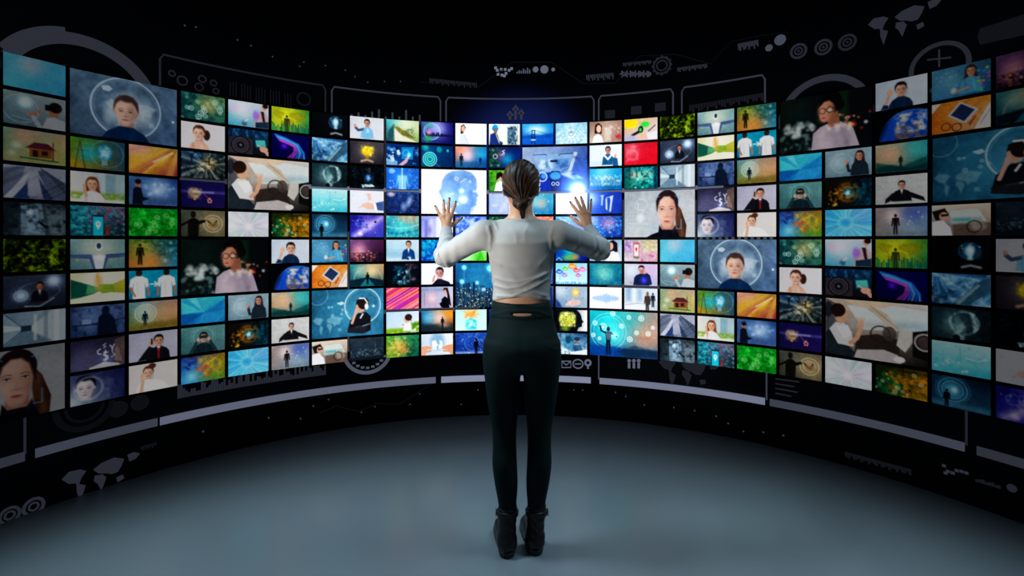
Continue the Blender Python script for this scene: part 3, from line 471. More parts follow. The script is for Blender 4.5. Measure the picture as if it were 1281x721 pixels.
@pic(7, 4, 'a violet light streak across blue space')
def _(): return Pic('2c2c8c', '5c4cb0', '3c38a0', '4450b0').bl(.8, .45, .35, 'b0a0f0', .8).ln([.2, .95, 1.4, .1], .2, 'd8d0ff', .7, .1).el(1.12, .3, .05, .05, '141030').no(7, '1c1c70', .8, 5, .5, .75, 1, (-.1, -.1, .8, .6)).ri(.4, .35, .16, .03, '68b0f0', .5).do(10, 'c8d8ff', 8, (.1, .1, 1.4, .9), (.01, .025)).gl(.45, .85, .1, 'd0a0ff', .6)
@pic(7, 5, 'a city at dusk under a plum sky')
def _(): return Pic('6c5480', '582c50', '3c2c48', '200c20').bl(.4, .5, .35, 'e0a0b0', .8).no(12, 'e08868', .9, 3, .5, .75, 1, (.0, .55, 1.2, 1.05)).no(12, '1c1428', .9, 8, .45, .7, 1, (-.1, .6, 1.6, 1.1)).do(8, 'ffd0c0', 5, (.2, .5, 1.1, .8), (.01, .04))
@pic(7, 6, 'a figure on a bridge deck at teal sunset')
def _(): return Pic('3c8088', 'c8a078', '205c6c', '1c4854').bl(.95, .3, .35, 'f0d0a0', .8).bl(.4, .3, .25, 'a0c8b8', .6).ri(.8, .7, .62, .04, 'd8b090', .6, .02, .9).po([0, .72, .6, .62, .9, .62, 1.5, .75, 1.5, 1, 0, 1], '0c2834', .95, .02).po([.72, .62, .8, .62, 1.1, 1, .45, 1], '2c7c8c', .9, .02).fig(.77, .92, .55, '081418')
@pic(7, 9, 'a dim grey city under a cloudy night sky')
def _(): return Pic('34424e', '3c4a56', '1c2a34', '182630').no(5, '202c38', .7, 3, ay=1.6).no(16, '6c8890', .8, 6, .5, .75, 1, (0, .5, 1.5, .9)).ln([1.12, .3, 1.12, .7], .015, '7c949c', .8).re(0, .85, 1.5, 1, '101c24', .7, .06)
# ---- column 8
@pic(8, 0, 'a mossy slope of solar panels under a pale sky')
def _(): return Pic('4cb0c4', 'c4d0a4', '3c6c6c', '88a468').bl(.9, .25, .5, 'e8ecc8', .8).po([.0, 1, .1, .5, .35, .2, .38, .5, .3, 1], '2c5458', .95, .03).po([.34, .32, .5, .3, 1.35, .8, 1.2, .85, .7, .68], '887830', .95, .02).no(12, '4c5c30', .7, 4, .45, .7, 1, (.4, .3, 1.3, .9)).po([.35, .4, .7, .7, 1.2, .9, 1.4, 1, .38, 1], 'e8e4d0', .9, .02)
@pic(8, 1, 'a hand pointing at a blue control display')
def _(): return Pic('143c74', '0c2450', '2c5c94', '0c2c58').do(22, 'd8ecff 90c0e8 081838 4c8cc8', 4, (0, .05, .6, .8), (.03, .09), .85, .005).po([.7, .15, 1.25, .12, 1.22, .7, .7, .7], '1c84c0').ri(.9, .4, .14, .02, 'a0e4ff', .7).po([.55, 1, .85, .72, 1.0, .52, 1.08, .55, .95, .85, .75, 1], 'c8a8b0').gl(1.05, .48, .08, 'a0e0ff', .8).re(1.3, .2, 1.48, .5, '2c5c94').do(10, '90c8f0', 6, (1.25, .1, 1.5, .9), (.015, .04), .6).po([0, .72, .5, .8, .5, 1, 0, 1], 'a0c0dc', .7)
@pic(8, 2, 'an x-ray body on bright blue')
def _(): return Pic('2c70cc', '2c68c0', '2c68c8', '2460b4').bl(.75, .5, .35, '58a0ec', .8).ln([.72, 0, .72, .4], .05, 'd8f4ff', .8, .01).po([.52, .35, .95, .35, 1.02, .95, .92, .6, .92, 1.02, .55, 1.02, .56, .6, .44, .95], 'a4d8f4', .75, .02).ln([.73, .35, .73, 1], .03, 'f0fcff', .8).el(.25, .15, .14, .12, 'a0c8f0', .8, .02).no(12, '80b8f0', .6, 3, .5, .75, 1, (1.0, 0, 1.5, 1)).do(8, 'c0e0ff', 5, (.05, .6, .4, .95), (.02, .05), .6)
@pic(8, 3, 'soft blurred hands on slate blue')
def _(): return Pic('2c4c84', '3c5c94', '1c3460', '24386c').no(7, '0c1c40', .7, 3, .45, .75).el(.22, .12, .16, .1, 'c8b8c8', .9, .03).el(1.05, .45, .1, .22, 'b0c0dc', .8, .06, .4).el(.8, .7, .12, .18, '98b0d4', .7, .06).do(12, '6890d0 d09890', 5, r=(.02, .06), a=.5)
@pic(8, 4, 'orange arcs over a teal wave')
def _(): return Pic('3c98a8', 'a09484', '1c7c98', '2c94a8').el(.95, .1, .4, .25, 'd09878', .8, .1).bl(.75, .55, .4, '5cd0d4', .7).ln([0, .5, .5, .6, 1.0, .55, 1.5, .4], .05, 'b0f0ec', .6, .03).ln([0, .8, .6, .85, 1.5, .65], .06, '0c5478', .7, .04).no(9, '88e8e0', .6, 5, .5, .75, .6).do(10, 'e0ffff', 7, r=(.01, .025))
@pic(8, 5, 'a young man in navy with folded hands by hazy sea')
def _(): return Pic('b0ccdc', 'c4dce8', '98bcd0', 'a8c8dc').re(0, .5, .95, .8, '88b0c8', .6, .1).re(0, .85, 1.5, 1, 'd8e4ec', .6, .05).bu(1.02, .22, .17, 'd0a48c', '2c2020', '1c4878', sw=1.7, sh='e8f0f8').el(1.05, .88, .1, .09, 'd8ecf8', .8, .02).ln([.8, .75, 1.0, .9], .1, '1c4878')
@pic(8, 6, 'teal and rose smoke on near black')
def _(): return Pic('040c1c', '101424', '020814', '041420').no(5, '1c7c94', .95, 3, .4, .7, 1, (.3, .1, 1.1, 1)).no(6, 'b0e0e8', .9, 5, .5, .7, 1, (.5, .3, 1.1, 1)).no(5, '98707c', .9, 8, .4, .65, 1, (.9, -.1, 1.6, .8)).no(6, '041018', .8, 12, .5, .75)
@pic(8, 7, 'pink and orange diagonal stripes')
def _(): return Pic('d04870', 'e06c50', 'b04890', 'c84c98').st(1.05, 13, '7c2c88 c83c80 e04c60 f09068 f8c8c0 e05870 b83c98', 5, .8).bl(.6, .75, .3, 'a040b0', .4).ln([.0, .62, 1.1, -.02], .02, 'fff0e8', .8)
@pic(8, 8, 'a dark haired woman in white gazing out over leaves')
def _(): return Pic('a8c4e0', 'd0e0f0', 'b8d0e0', 'e0ecf4').re(.0, 0, .5, .8, 'c0d4ec', .6, .1).no(9, '78a018', .98, 3, .15, .4, 1, (-.1, .78, 1.6, 1.2)).el(.95, .36, .14, .18, 'd8a890').el(1.02, .28, .17, .16, '3c241c').po([.85, .3, .9, .2, 1.1, .2, 1.16, .45, 1.04, .42, 1.0, .3], '3c241c').po([.75, .9, .85, .58, 1.05, .55, 1.3, .7, 1.4, .95], 'e8ecf8').el(.76, .62, .06, .05, 'd8a890').no(8, '5c8c14', .98, 6, .3, .5, 1, (1.15, .5, 1.6, .9))
@pic(8, 9, 'golden green bokeh around an old brass machine')
def _(): return Pic('5ca048', '2c8c78', '88a028', '0c5c58').bl(.5, .5, .4, 'f0c070', .8).bl(.8, .6, .25, 'd08850', .8).no(9, '306828', .7, 3, .5, .75).no(8, '0c3c40', .8, 8, .5, .75, 1, (.9, -.1, 1.6, 1.1)).do(12, 'fff0b0 f0d080 a0e0a0', 5, (.1, .1, 1.2, .9), (.02, .06), .55)
# ---- column 9
@pic(9, 0, 'a green ringed dial over a violet skyline')
def _(): return Pic('4c5ca0', '1c1c70', '24387c', '141458').bl(.75, .3, .45, 'b8b4f0', .85).ri(.5, .45, .38, .04, 'c0f0e8', .7).ri(.5, .45, .3, .025, 'a0e0e0', .6).el(.3, .8, .2, .14, '38a060', .8, .06).el(.35, .15, .2, .1, '40a080', .7, .05).re(.3, .6, 1.5, .67, '14143c', .8, .03).sk(.66, .0, .18, 14, '14143c', 4, .85, .2, 1.2, .66).bl(.35, .5, .12, 'f0a0a8', .8)
@pic(9, 1, 'teal gear dials on navy')
def _(): return Pic('144c7c', '0c3868', '0c5878', '0c2c5c').el(.38, .62, .3, .36, '18a0a0', .7, .03).ri(.4, .65, .32, .03, 'a0f0e8').ri(.4, .65, .22, .03, '80e4dc').ri(.4, .65, .12, .03, '80e4dc').el(.2, .1, .14, .14, '28b0a8', .8, .05).el(.85, .18, .13, .13, '1c9898', .9, .03).el(1.25, .22, .05, .06, '58e0d8', .9, .02).ln([.6, .8, .9, 1], .02, 'a0d8e0', .5)
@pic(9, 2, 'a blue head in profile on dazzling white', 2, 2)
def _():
    p = Pic('fcfffc', 'f4fafc', 'f0f8ff', 'f4f8ff', **BIG)
    p.po([.55, .12, .7, .03, .95, .0, 1.15, .05, 1.27, .2, 1.28, .4, 1.25, .48, 1.32, .58, 1.27, .62, 1.29, .69, 1.26, .74, 1.27, .8, 1.14, .85, 1.12, 1.02, .85, 1.02, .72, .9, .5, .76, .45, .62, .39, .5, .45, .42, .47, .25], '84a8dc', .97, .008)
    p.no(6, '5c88d0', .6, 3, .45, .75, 1, (.55, .05, 1.22, .95))
    p.gl(.92, .48, .05, 'e0ecff', .6).do(9, 'd8ecff', 4, (.6, .15, 1.25, .8), (.01, .03), .8).ri(.8, .2, .035, .014, 'f0f8ff', .9).ln([.9, .28, 1.02, .2], .015, 'f0f8ff', .8)
    p.no(5, '3c68c8', .7, 9, .45, .7, 1, (.95, .55, 1.2, .95))
    return p.gl(.62, .62, .16, 'b0ccff', .35)  # last glow: flare of the left fingertips painted into the picture
@pic(9, 4, 'a lilac hall with glass walls')
def _(): return Pic('8c94d8', 'd8dcf8', 'a0a4dc', 'e0e4fc').re(.15, .2, .3, 1, '6c74c0', .8, .02).re(.4, .1, .55, .95, 'c8ccf4', .8, .02).re(.7, .05, 1.0, 1, 'eef0ff', .8, .03).re(1.1, 0, 1.2, 1, '98a0e0', .7, .02).el(.4, .65, .1, .2, '7c6cb0', .6, .05).ln([0, .2, .75, .05], .02, '5c64b4', .7)
@pic(9, 5, 'a teal and blue cloud of circuits')
def _(): return Pic('1c9cb0', '1c6cc0', '0c4cb0', '0c3c98').no(8, '3ccce0', .8, 3, .45, .7).no(10, '0c2c88', .8, 7, .5, .75).do(10, 'a0f0ff', 5, r=(.01, .04), a=.7)
@pic(9, 6, 'a man in a black coat wearing white headphones')
def _(): return Pic('e8ecf8', 'f0f0fc', 'e8ecf4', 'f0f0f8').po([.5, 1, .7, .82, 1.0, .78, 1.3, .88, 1.4, 1.02, .45, 1.02], '141a30').bu(.86, .46, .27, 'c8948c', '1c1824', '1a2036', turn=-.1, sw=1.2).ri(.95, .4, .3, .05, 'dfe4f0', .9).el(1.13, .5, .08, .13, 'e8eef4').ln([.55, .85, .62, .6], .09, 'c8948c')
@pic(9, 7, 'a long haired woman in black before a blurred lilac room')
def _(): return Pic('94a0c0', 'c0c4dc', 'a8a0b8', 'c4bcd0').re(.1, .2, .7, .9, 'b09cb4', .7, .08).bl(.5, .55, .2, 'f0c8c8', .8).re(0, .05, 1, .2, '7c88a8', .6, .05).re(.12, .25, .16, .9, '6c7494', .7).po([1.0, 1.02, .95, .6, 1.1, .45, 1.25, .55, 1.35, 1.02], '0c0c18').el(1.12, .24, .1, .15, 'd0a098').po([1.02, .2, 1.06, .04, 1.25, .05, 1.36, .5, 1.42, .95, 1.26, .8, 1.22, .3, 1.15, .12], '241418').po([.85, .8, 1.1, .6, 1.2, .75, .95, 1], '0c0c18')
@pic(9, 8, 'a lone figure on wet sand under orange and blue clouds')
def _(): return Pic('1c6ca0', 'd8843c', '14283c', '4c3c30').bl(.85, .35, .4, 'f8d0c0', .85).bl(.3, .35, .3, '78c0e0', .7).bl(1.35, .15, .25, 'f0a030', .8).re(0, .66, 1.5, 1, '1c2c34', .75, .05).bl(1.1, .72, .25, 'e0b090', .6, .1).fig(1.0, .82, .5, '0c1018').fig(1.0, 1.0, .2, '0c1018', .6)
@pic(9, 9, 'two hands joining white puzzle pieces')
def _(): return Pic('c8d4e4', 'e8ecf4', 'b0c4d8', 'e0e4ec').el(.75, .35, .35, .4, '7ca4c8', .8, .08).po([.5, .35, .68, .3, .72, .45, .8, .5, .72, .6, .7, .75, .52, .72], 'f4f8ff').po([.85, .3, 1.0, .35, 1.0, .7, .82, .72, .8, .55, .88, .5], 'e4f0fc').po([0, .6, .25, .55, .5, .62, .48, .72, .25, .75, .2, 1, 0, 1], 'd89c80').po([1.5, .5, 1.25, .55, .98, .62, 1.0, .74, 1.25, .8, 1.4, 1, 1.5, 1], 'd89c80').ln([.2, .85, .45, .8], .06, 'c88868').ln([1.3, .85, 1.05, .82], .06, 'c88868')
# ---- column 10
@pic(10, 0, 'a dark haired woman in a white coat in a white room')
def _(): return Pic('f4f8fc', 'fcfcf4', 'f0f4f8', 'f8f4e8').re(1.2, .25, 1.4, .9, 'd8e0dc', .6, .02).po([.24, .5, .26, .12, .4, .04, .5, .2, .36, .5], '3c2018').el(.37, .26, .09, .15, 'dca890').po([.2, 1, .22, .6, .36, .48, .48, .6, .6, .9, .62, 1.02], 'd8e0f4').ln([.42, .55, .62, .95], .04, 'b0b8d0', .7)
@pic(10, 1, 'two dark figures under a rose and blue sky')
def _(): return Pic('e08870', '1c88b8', '3c6c84', '1c4c90').bl(.55, .4, .35, 'f0d8ec', .85).bl(.3, .15, .3, 'f09c84', .7).bl(1.25, .35, .25, '38b0dc', .7).re(0, .72, 1.5, 1, '1c5c8c', .6, .05).fig(.28, .95, .62, '14243c').fig(1.2, .85, .36, '0c2c54')
@pic(10, 4, 'gloved hands sorting blue glassware')
def _(): return Pic('6c94e8', '5c80e0', '3c64c8', '4c74d4').no(8, 'c0d8ff', .9, 3, .45, .7).no(10, '1c3cb0', .8, 7, .5, .75).el(.85, .65, .1, .12, 'd080b0', .7, .04).po([.6, .2, .8, .1, 1.0, .3, .9, .6, .7, .5], 'd8ecff', .7, .03)
@pic(10, 5, 'fresh green and mint light')
def _(): return Pic('d0f0e8', 'c0ecc0', 'b8f0b8', '88e060').bl(1.1, .8, .3, '50c838', .8).bl(.4, .5, .4, 'e8fcf4', .7).po([1.0, 1, 1.2, .5, 1.4, 1], '38b030', .7, .03)
@pic(10, 6, 'white network nodes over a dusk city', 2, 2)
def _():
    p = Pic('1c6090', '28709c', '1c4060', '20304c', **BIG).bl(.6, .4, .6, '3c90b4', .6)
    p.sk(.62, -.1, .2, 26, '24405c 1c3450 2c4c64 162c44', 4, .95).sk(.8, -.05, .15, 34, '20364c 2c5064 14283c 38505c', 9, .9)
    p.do(170, 'd8d8a8 f0e8b8 8cc0d0 c8a860 ffffff', 6, (0, .55, 1.5, 1), (.006, .016), .75, 0)
    for x, y, r in ((.2, .1, .04), (.8, .12, .06), (1.1, .05, .03), (.15, .42, .04), (.5, .45, .03), (.9, .4, .04), (1.25, .5, .05), (.65, .6, .03)):
        p.gl(x, y, r * 1.3, '90e0ff', .7).ri(x, y, r * .9, .012, 'e0faff', .8).ln([x, y, x, y + .25], .006, 'a0e0f8', .6)
    return p
@pic(10, 8, 'a cyan crystal splash under orange petals')
def _(): return Pic('b0e8e8', 'c0f0ec', 'd0f4f0', 'c8ece8').bl(.75, .2, .3, 'f0a850', .9, .2).no(8, 'e88838', .8, 3, .45, .7, 1, (.4, -.1, 1.1, .45)).po([.5, .95, .48, .5, .75, .42, 1.02, .5, 1.0, .95], '30c0d0', .85, .03).no(9, 'c0f8ff', .8, 6, .5, .7, 1, (.45, .4, 1.05, 1)).bl(.75, .7, .1, 'f0ffff', .8)
@pic(10, 9, 'a lone watcher before starry blue diagrams')
def _(): return Pic('2c58a8', '3c68b8', '1c3c80', '2c4c90').no(8, '143070', .7, 3, .5, .75).ri(.8, .5, .35, .02, 'a0c8f0', .5).do(24, 'd0e8ff 80b0e8', 5, r=(.01, .03), a=.8).fig(1.0, 1.02, .75, '081028').re(0, .9, 1.5, 1, 'c0d0e8', .6, .03).fig(1.0, 1.02, .75, '081028', .9)
# ---- column 11
@pic(11, 0, 'an engineer in a cyan hard hat facing scaffolding')
def _(): return Pic('f4f8f4', 'd8ece4', 'e8f0dc', 'e0e8d0').re(.9, .15, 1.3, 1, '5c7c98', .8, .02).no(14, '284058', .9, 3, .4, .65, 1, (.9, .1, 1.4, 1)).el(.3, .2, .15, .17, '189cd0').re(.14, .2, .46, .27, '1484b8').el(.32, .34, .09, .13, '8c6458').po([.02, 1.02, .06, .5, .25, .42, .42, .5, .5, .8, .68, .9, .65, 1.02], '283c78').ln([.35, .5, .5, .9], .05, 'e0d890', .8)
@pic(11, 1, 'white ring icons on a dark jewel toned field')
def _(): return Pic('14343c', '0c2c78', '0c2c34', '0c2c6c').bl(.6, .4, .3, '98487c', .7).bl(.9, .6, .3, '1c9cc8', .8).no(8, '2c7c3c', .7, 3, .5, .75, 1, (-.1, -.1, .6, 1)).ln([.75, .15, .65, .2, .75, .28, .65, .34], .04, 'd8d0f0').ri(.3, .45, .1, .035, 'c8d8d0', .8).ic(5, 'c0d8e0', 6, (.1, .1, 1.0, .9), (.03, .06), .6)
@pic(11, 2, 'a dark haired woman in white before green leaves')
def _(): return Pic('58a030', '88c050', '3c8c24', 'e0ecd8').no(8, '2c6c14', .8, 3, .45, .7).bl(1.2, .7, .4, 'f0f4ec', .8).el(.5, .3, .14, .2, 'd0a090').po([.34, .5, .36, .15, .55, .05, .72, .2, .7, .6, .58, .3], '1c1418').po([.25, 1.02, .35, .6, .55, .5, .8, .65, .85, 1.02], 'f0f0f4')
@pic(11, 3, 'a pale lavender panel of faint icons')
def _(): return Pic('a8b8dc', 'c0c8e8', '9cb0d8', 'b4c0e4').ic(12, 'e8ecfc', 4, (.1, .15, 1.4, .85), (.04, .08), .6).do(8, 'c890b0 7c90d0', 6, r=(.02, .04), a=.5)
@pic(11, 4, 'dark green leaves with points of light')
def _(): return Pic('1c4c40', '143c58', '0c3030', '0c2c4c').no(8, '3c8c58', .8, 3, .45, .7).do(10, 'c8f0d0', 6, r=(.01, .03), a=.7)
@pic(11, 5, 'a pale mint slope of grass')
def _(): return Pic('c0ecd8', 'd0f0e0', '78c858', '60b848').bl(.5, .3, .4, 'f0fff8', .7)
@pic(11, 8, 'amber lamps along a blue quay')
def _(): return Pic('1c3c74', '2c4c88', '14284c', '1c3058').do(12, 'f0b860 ffe0a0', 4, (.1, .4, 1.4, .6), (.02, .05), .8).re(0, .65, 1.5, 1, '0c1c3c', .6, .05)
@pic(11, 9, 'white data lines on midnight blue')
def _(): return Pic('0c1c48', '14285c', '0c1840', '101c48').st(0, 30, '0c1c48 2c58a0 80b0e8', 4, .5).do(14, 'd0e8ff', 5, r=(.01, .025))
# ---- column 12
@pic(12, 5, 'violet ripples on water')
def _(): return Pic('4c60c0', '6c78d0', '3c50b0', '5c6cc8').no(8, '98a8f0', .7, 3, .5, .75, 2)
@pic(12, 6, 'a slate blue glass facade')
def _(): return Pic('2c4c84', '3c5c98', '243c70', '1c3060').st(0, 14, '24407c 4c74b0 88a8d0', 6, .5)
@pic(12, 8, 'gold sparks on deep navy')
def _(): return Pic('0c1438', '101c48', '0a1030', '0c143c').do(22, 'f0c860 ffe8b0', 4, r=(.01, .03))
@pic(12, 0, 'a blue suspension bridge over water')
def _(): return Pic('3ca0d8', '1c90d0', '1c5cb0', '0c4ca8').bl(.7, .3, .5, 'e0f8fc', .9, .25).po([0, .6, .4, .5, .9, .55, 1.5, .45, 1.5, .7, 0, .72], '1450a0', .8, .03).re(0, .68, 1.5, 1, '1c64c0', .6, .05).ri(0, 0, 0, 0, 'ffffff', 0).re(.45, .3, .49, .95, '082c58').re(.58, .3, .62, .95, '082c58').re(.45, .3, .62, .34, '082c58').re(.45, .5, .62, .53, '082c58').re(.4, .62, .66, .66, '082c58').re(.42, .75, .64, .8, 'e8f4f8', .9).ln([.5, .3, .0, .62], .015, '1c4c88', .8).ln([.6, .3, 1.5, .6], .015, '1c4c88', .8)
@pic(12, 1, 'a blue tinted car cockpit with windscreen and wheel', 2, 2)
def _():
    p = Pic('9cacc8', '4c68a0', '3858a0', '2848b0', **BIG).bl(.6, .1, .6, '8ca0c4', .7)
    p.po([.25, .18, 1.2, .15, 1.05, .55, .4, .58], '88a8d0').po([.36, .3, .68, .28, .7, .48, .4, .52], 'c8dcec', .8, .02).po([.75, .3, 1.1, .26, 1.02, .5, .75, .5], '6c90c0', .8, .02).no(9, '2c5890', .7, 4, .45, .7, 1, (.35, .3, 1.1, .6))
    p.ln([.25, .18, .55, .17, .56, .2], .015, '24365c').ln([.85, .2, .88, .17, 1.2, .16, 1.08, .5, .95, .54], .015, '24365c').re(.65, .3, .82, .35, '1c3054').po([1.2, .12, 1.28, .14, 1.14, .55, 1.06, .56], 'c0d0e4', .9)
    p.po([.2, .62, .6, .58, 1.1, .6, 1.5, .85, 1.5, 1.02, .2, 1.02], '2040a0').po([.85, .62, 1.1, .55, 1.4, .72, 1.2, .75, 1.0, .68], 'b8c8e8', .9, .02)
    p.po([.62, .62, .68, .55, .85, .55, .92, .66, .9, 1.02, .68, 1.02], '14246c').el(.77, .66, .13, .09, '58a8dc', .9, .01).ri(.72, .84, .035, .015, 'e0ecff').ri(.82, .84, .035, .015, 'e0ecff').ri(.47, .68, .1, .025, 'dce8f8', .9).el(.5, .66, .06, .06, '60b0e8', .8, .01).re(1.15, .61, 1.25, .65, '1c3870')
    p.no(8, '24468c', .6, 8, .5, .7, 1, (1.15, .2, 1.6, .8)).bl(.1, .3, .2, 'a0b0c8', .6)
    return p.gl(1.25, 1.02, .28, '90b8ff', .9)  # flare of the right fingertips painted over the lower corner
@pic(12, 3, 'soft teal and coral light')
def _(): return Pic('3c94c8', '58a8c0', '2c78b8', '2c80b0').bl(.7, .4, .3, 'a0c8c0', .8).bl(.95, .5, .25, 'e0b0a0', .7).no(8, '6ccce0', .6, 4).do(8, 'd8f4ff', 5, r=(.02, .04), a=.6)
@pic(12, 4, 'coral and orange blossoms')
def _(): return Pic('e08068', 'f09888', 'd86c78', 'f0a090').no(7, 'f0c080', .8, 3, .45, .7).no(8, 'd04868', .7, 6, .5, .75)
@pic(12, 7, 'a pale grey blue office window')
def _(): return Pic('98b0cc', 'b0c4d8', '8ca4c0', '2c4c78').re(.9, 0, 1.0, 1, 'e0e8f0', .8, .03).re(1.2, 0, 1.5, 1, '14285c', .8, .03)
@pic(12, 9, 'a deep blue haze with soft light')
def _(): return Pic('1c3c78', '2c5c98', '14284c', '1c3c70').bl(.9, .4, .4, '5c98c8', .7)
# ---- column 13
@pic(13, 0, 'a white digital house in pale aqua space')
def _(): return Pic('88c0dc', '98ccdc', 'b0d4e0', 'b8dce8').bl(.75, .3, .5, 'd8f0f4', .7).no(12, 'f0fcff', .8, 3, .45, .7, 1, (0, .4, 1.5, 1)).no(12, '68a8c8', .6, 6, .5, .75).re(.6, .32, .88, .7, 'f0f8fc').ri(.74, .5, .12, .05, '5c90a8', .7).po([.64, .5, .74, .38, .84, .5], '6c9cb0')
@pic(13, 3, 'white with the fingertip glow painted in')
def _(): return Pic('fcfcff', 'fcfcff', 'f8fcff', 'fcfcff').gl(.8, .0, .5, 'ffffff', .6)  # glare of the right fingertip glow painted as plain white
@pic(13, 4, 'white light spilling over pale blue glass')
def _(): return Pic('68b8ec', 'a0c4f8', '5c9ce0', '7c9ce8').bl(.4, .35, .3, 'e8fcff', .9).no(8, '4c80d8', .6, 3).bl(.95, .6, .25, 'c0a0e8', .6).do(8, 'f0ffff', 6, r=(.02, .04), a=.7)
@pic(13, 5, 'a glowing green and orange dial on deep blue')
def _(): return Pic('0c2c98', '0c2484', '0c5c9c', '0c1c78').bl(.7, .55, .35, '1cb0c0', .9).el(.7, .85, .35, .15, '78b060', .8, .06).bl(.95, .8, .15, 'e08850', .7).gl(.12, .2, .06, 'd0f0ff', .9).gl(1.35, .7, .06, 'd0f0ff', .9).ln([.0, 1, .15, .85, .3, 1], .03, 'c0d8f8', .8)
@pic(13, 6, 'bright outlined clouds over a small skyline')
def _():
    p = Pic('78ccec', 'a0dcf4', 'd8f0f8', 'c8ecf8').sk(1.0, .02, .12, 14, '4c98c8', 4, .7)
    for x, y, r, c in ((.18, .42, .13, '2c5cc0'), (.45, .28, .11, '58b040'), (.8, .16, .16, 'f08828'), (1.0, .35, .12, 'e84858'), (1.3, .3, .13, 'f06cb0'), (.42, .58, .11, '9070d8'), (1.08, .58, .1, 'd05cb0')):
        p.el(x, y, r * 1.3, r * .7, c, .95).el(x - r * .2, y - r * .5, r * .7, r * .6, c, .95).el(x, y, r * .9, r * .35, 'f0f8fc', .6)
    return p.ln([.2, .5, .2, .8], .02, '2c5cc0', .7).ln([1.08, .6, 1.08, .85], .02, 'd05cb0', .6)
@pic(13, 7, 'a hand reaching to a glowing amber bulb')
def _(): return Pic('8ca8c0', 'a8bccc', '748ca8', 'a0b0c0').bl(.2, .2, .3, 'd8e0e8', .7).el(.95, .27, .17, .2, 'f0b850', .85, .06).bl(.95, .27, .1, 'fff0c0', .9).po([.45, .9, .6, .7, .9, .62, 1.2, .7, 1.15, .85, .8, .95], 'd8b8b0', .95, .01).ln([.7, .72, .85, .55], .05, 'd8b8b0').po([0, .6, .2, .8, .3, 1, 0, 1], '1c3c6c', .9, .02).do(8, 'f0f8ff 304468', 5, (.2, .05, 1.3, .8), (.015, .03), .7)
@pic(13, 8, 'a black head in profile filled with yellow gears')
def _(): return Pic('0c1420', 'f0f4f8', '0c1420', 'f0f4f8').re(0, 0, 1.0, 1, '081018', 1, .02).el(.75, .45, .5, .52, '0c1420').po([1.1, .2, 1.28, .48, 1.34, .56, 1.26, .62, 1.26, .78, 1.1, .84, 1.0, 1.05, .6, 1.05], '0c1420').el(.55, .45, .4, .36, 'b8c040', .9, .03).no(12, 'f4f0a0', .9, 3, .4, .6, 1, (.2, .1, .95, .8)).no(12, '5c7424', .6, 6, .5, .7, 1, (.2, .1, .95, .8)).el(.45, .9, .2, .1, '8ca038', .8, .04).ri(.5, .2, .07, .03, 'fcfcd0', .8).ri(.85, .3, .07, .03, 'd8e8c8', .7)
@pic(13, 9, 'gloved surgeons in steel blue')
def _(): return Pic('7ca0b8', '2c5880', 'c8d8e4', 'b0c4d4').el(.65, .45, .3, .35, '4c88a4', .9, .03).el(.6, .3, .15, .18, '1c4860', .9, .02).el(1.0, .4, .12, .18, 'a8a0a0').el(1.02, .26, .14, .1, '24425c').po([.8, .55, 1.2, .55, 1.3, .8, .9, .9], '3c6c8c').po([0, .7, .5, .75, .8, .95, .4, 1.02, 0, 1.02], 'd8e8f0').no(9, '143c54', .6, 4, .5, .75).po([.7, .9, 1.5, .75, 1.5, 1.02, .7, 1.02], 'e4ecf4', .9)
# ---- column 14
@pic(14, 0, 'a smiling dark haired woman in a brown shop')
def _(): return Pic('8c7468', 'a08478', 'd0bcb0', '9c7c74').bl(.9, .3, .4, 'c8b0a4', .7).re(.7, .3, 1.0, .95, 'e0d4cc', .7, .04).do(12, 'f8ece4 e0c8bc', 3, (.7, .2, 1.4, .8), (.02, .05), .6).po([.22, .55, .26, .15, .42, .06, .58, .2, .56, .6], '2c1814').el(.43, .35, .11, .18, 'e8b8a4').po([.12, 1.02, .2, .7, .4, .58, .58, .72, .66, 1.02], 'f8f4f4').po([1.2, .7, 1.45, .65, 1.48, .85, 1.25, .85], 'c83848', .9)
@pic(14, 1, 'a student in a blue gown with a white collar')
def _(): return Pic('d8e8f4', 'e8f0f8', 'e0ecf4', 'e8f0f4').re(0, .75, .7, 1, 'c0d8e8', .7, .05).bu(.86, .25, .17, 'c0948c', '242430', '24648c', sw=1.5).po([.7, .45, .86, .62, 1.02, .45, 1.06, .52, .86, .74, .66, .52], 'f4f8ff').ln([1.1, .9, 1.22, .5], .08, 'c89c90').po([1.05, .6, 1.3, .65, 1.35, 1.02, 1.1, 1.02], '24648c')
@pic(14, 2, 'a bright aqua harbour city')
def _(): return Pic('1c98d0', '28a0d8', '1c7cb8', '1470a8').bl(.6, .1, .5, 'a0e4f4', .7).sk(.68, .02, .3, 40, 'a8c0c8 7ca4b8 d0b0b0 60a0b8 4890b0', 4, .6, 0, 1.5, .8).no(10, 'e0f4fc', .7, 5, .5, .7, 1, (0, .3, 1.5, .8)).do(8, 'e87070 ffffff', 6, (.2, .4, 1.3, .8), (.02, .04), .7).re(0, .82, 1.5, 1, '1c68a8', .6, .06)
@pic(14, 3, 'pale strands on royal blue')
def _(): return Pic('3c64d0', '2848a8', '4c74d8', '2440a0').bl(.0, .3, .35, 'd0e8ff', .9).po([.5, .15, .68, .12, .64, .2, .6, .6, .54, .6, .56, .22], 'c8e0fc', .9, .01).po([.75, .3, .82, .28, .84, .85, .76, .8], 'd8ecff', .9, .01).po([.95, .2, 1.1, .15, 1.0, .9, .92, .92, .98, .4], 'e0f0ff', .9, .01).ln([.8, .25, 1.1, .2], .04, 'c0d8f8', .8)
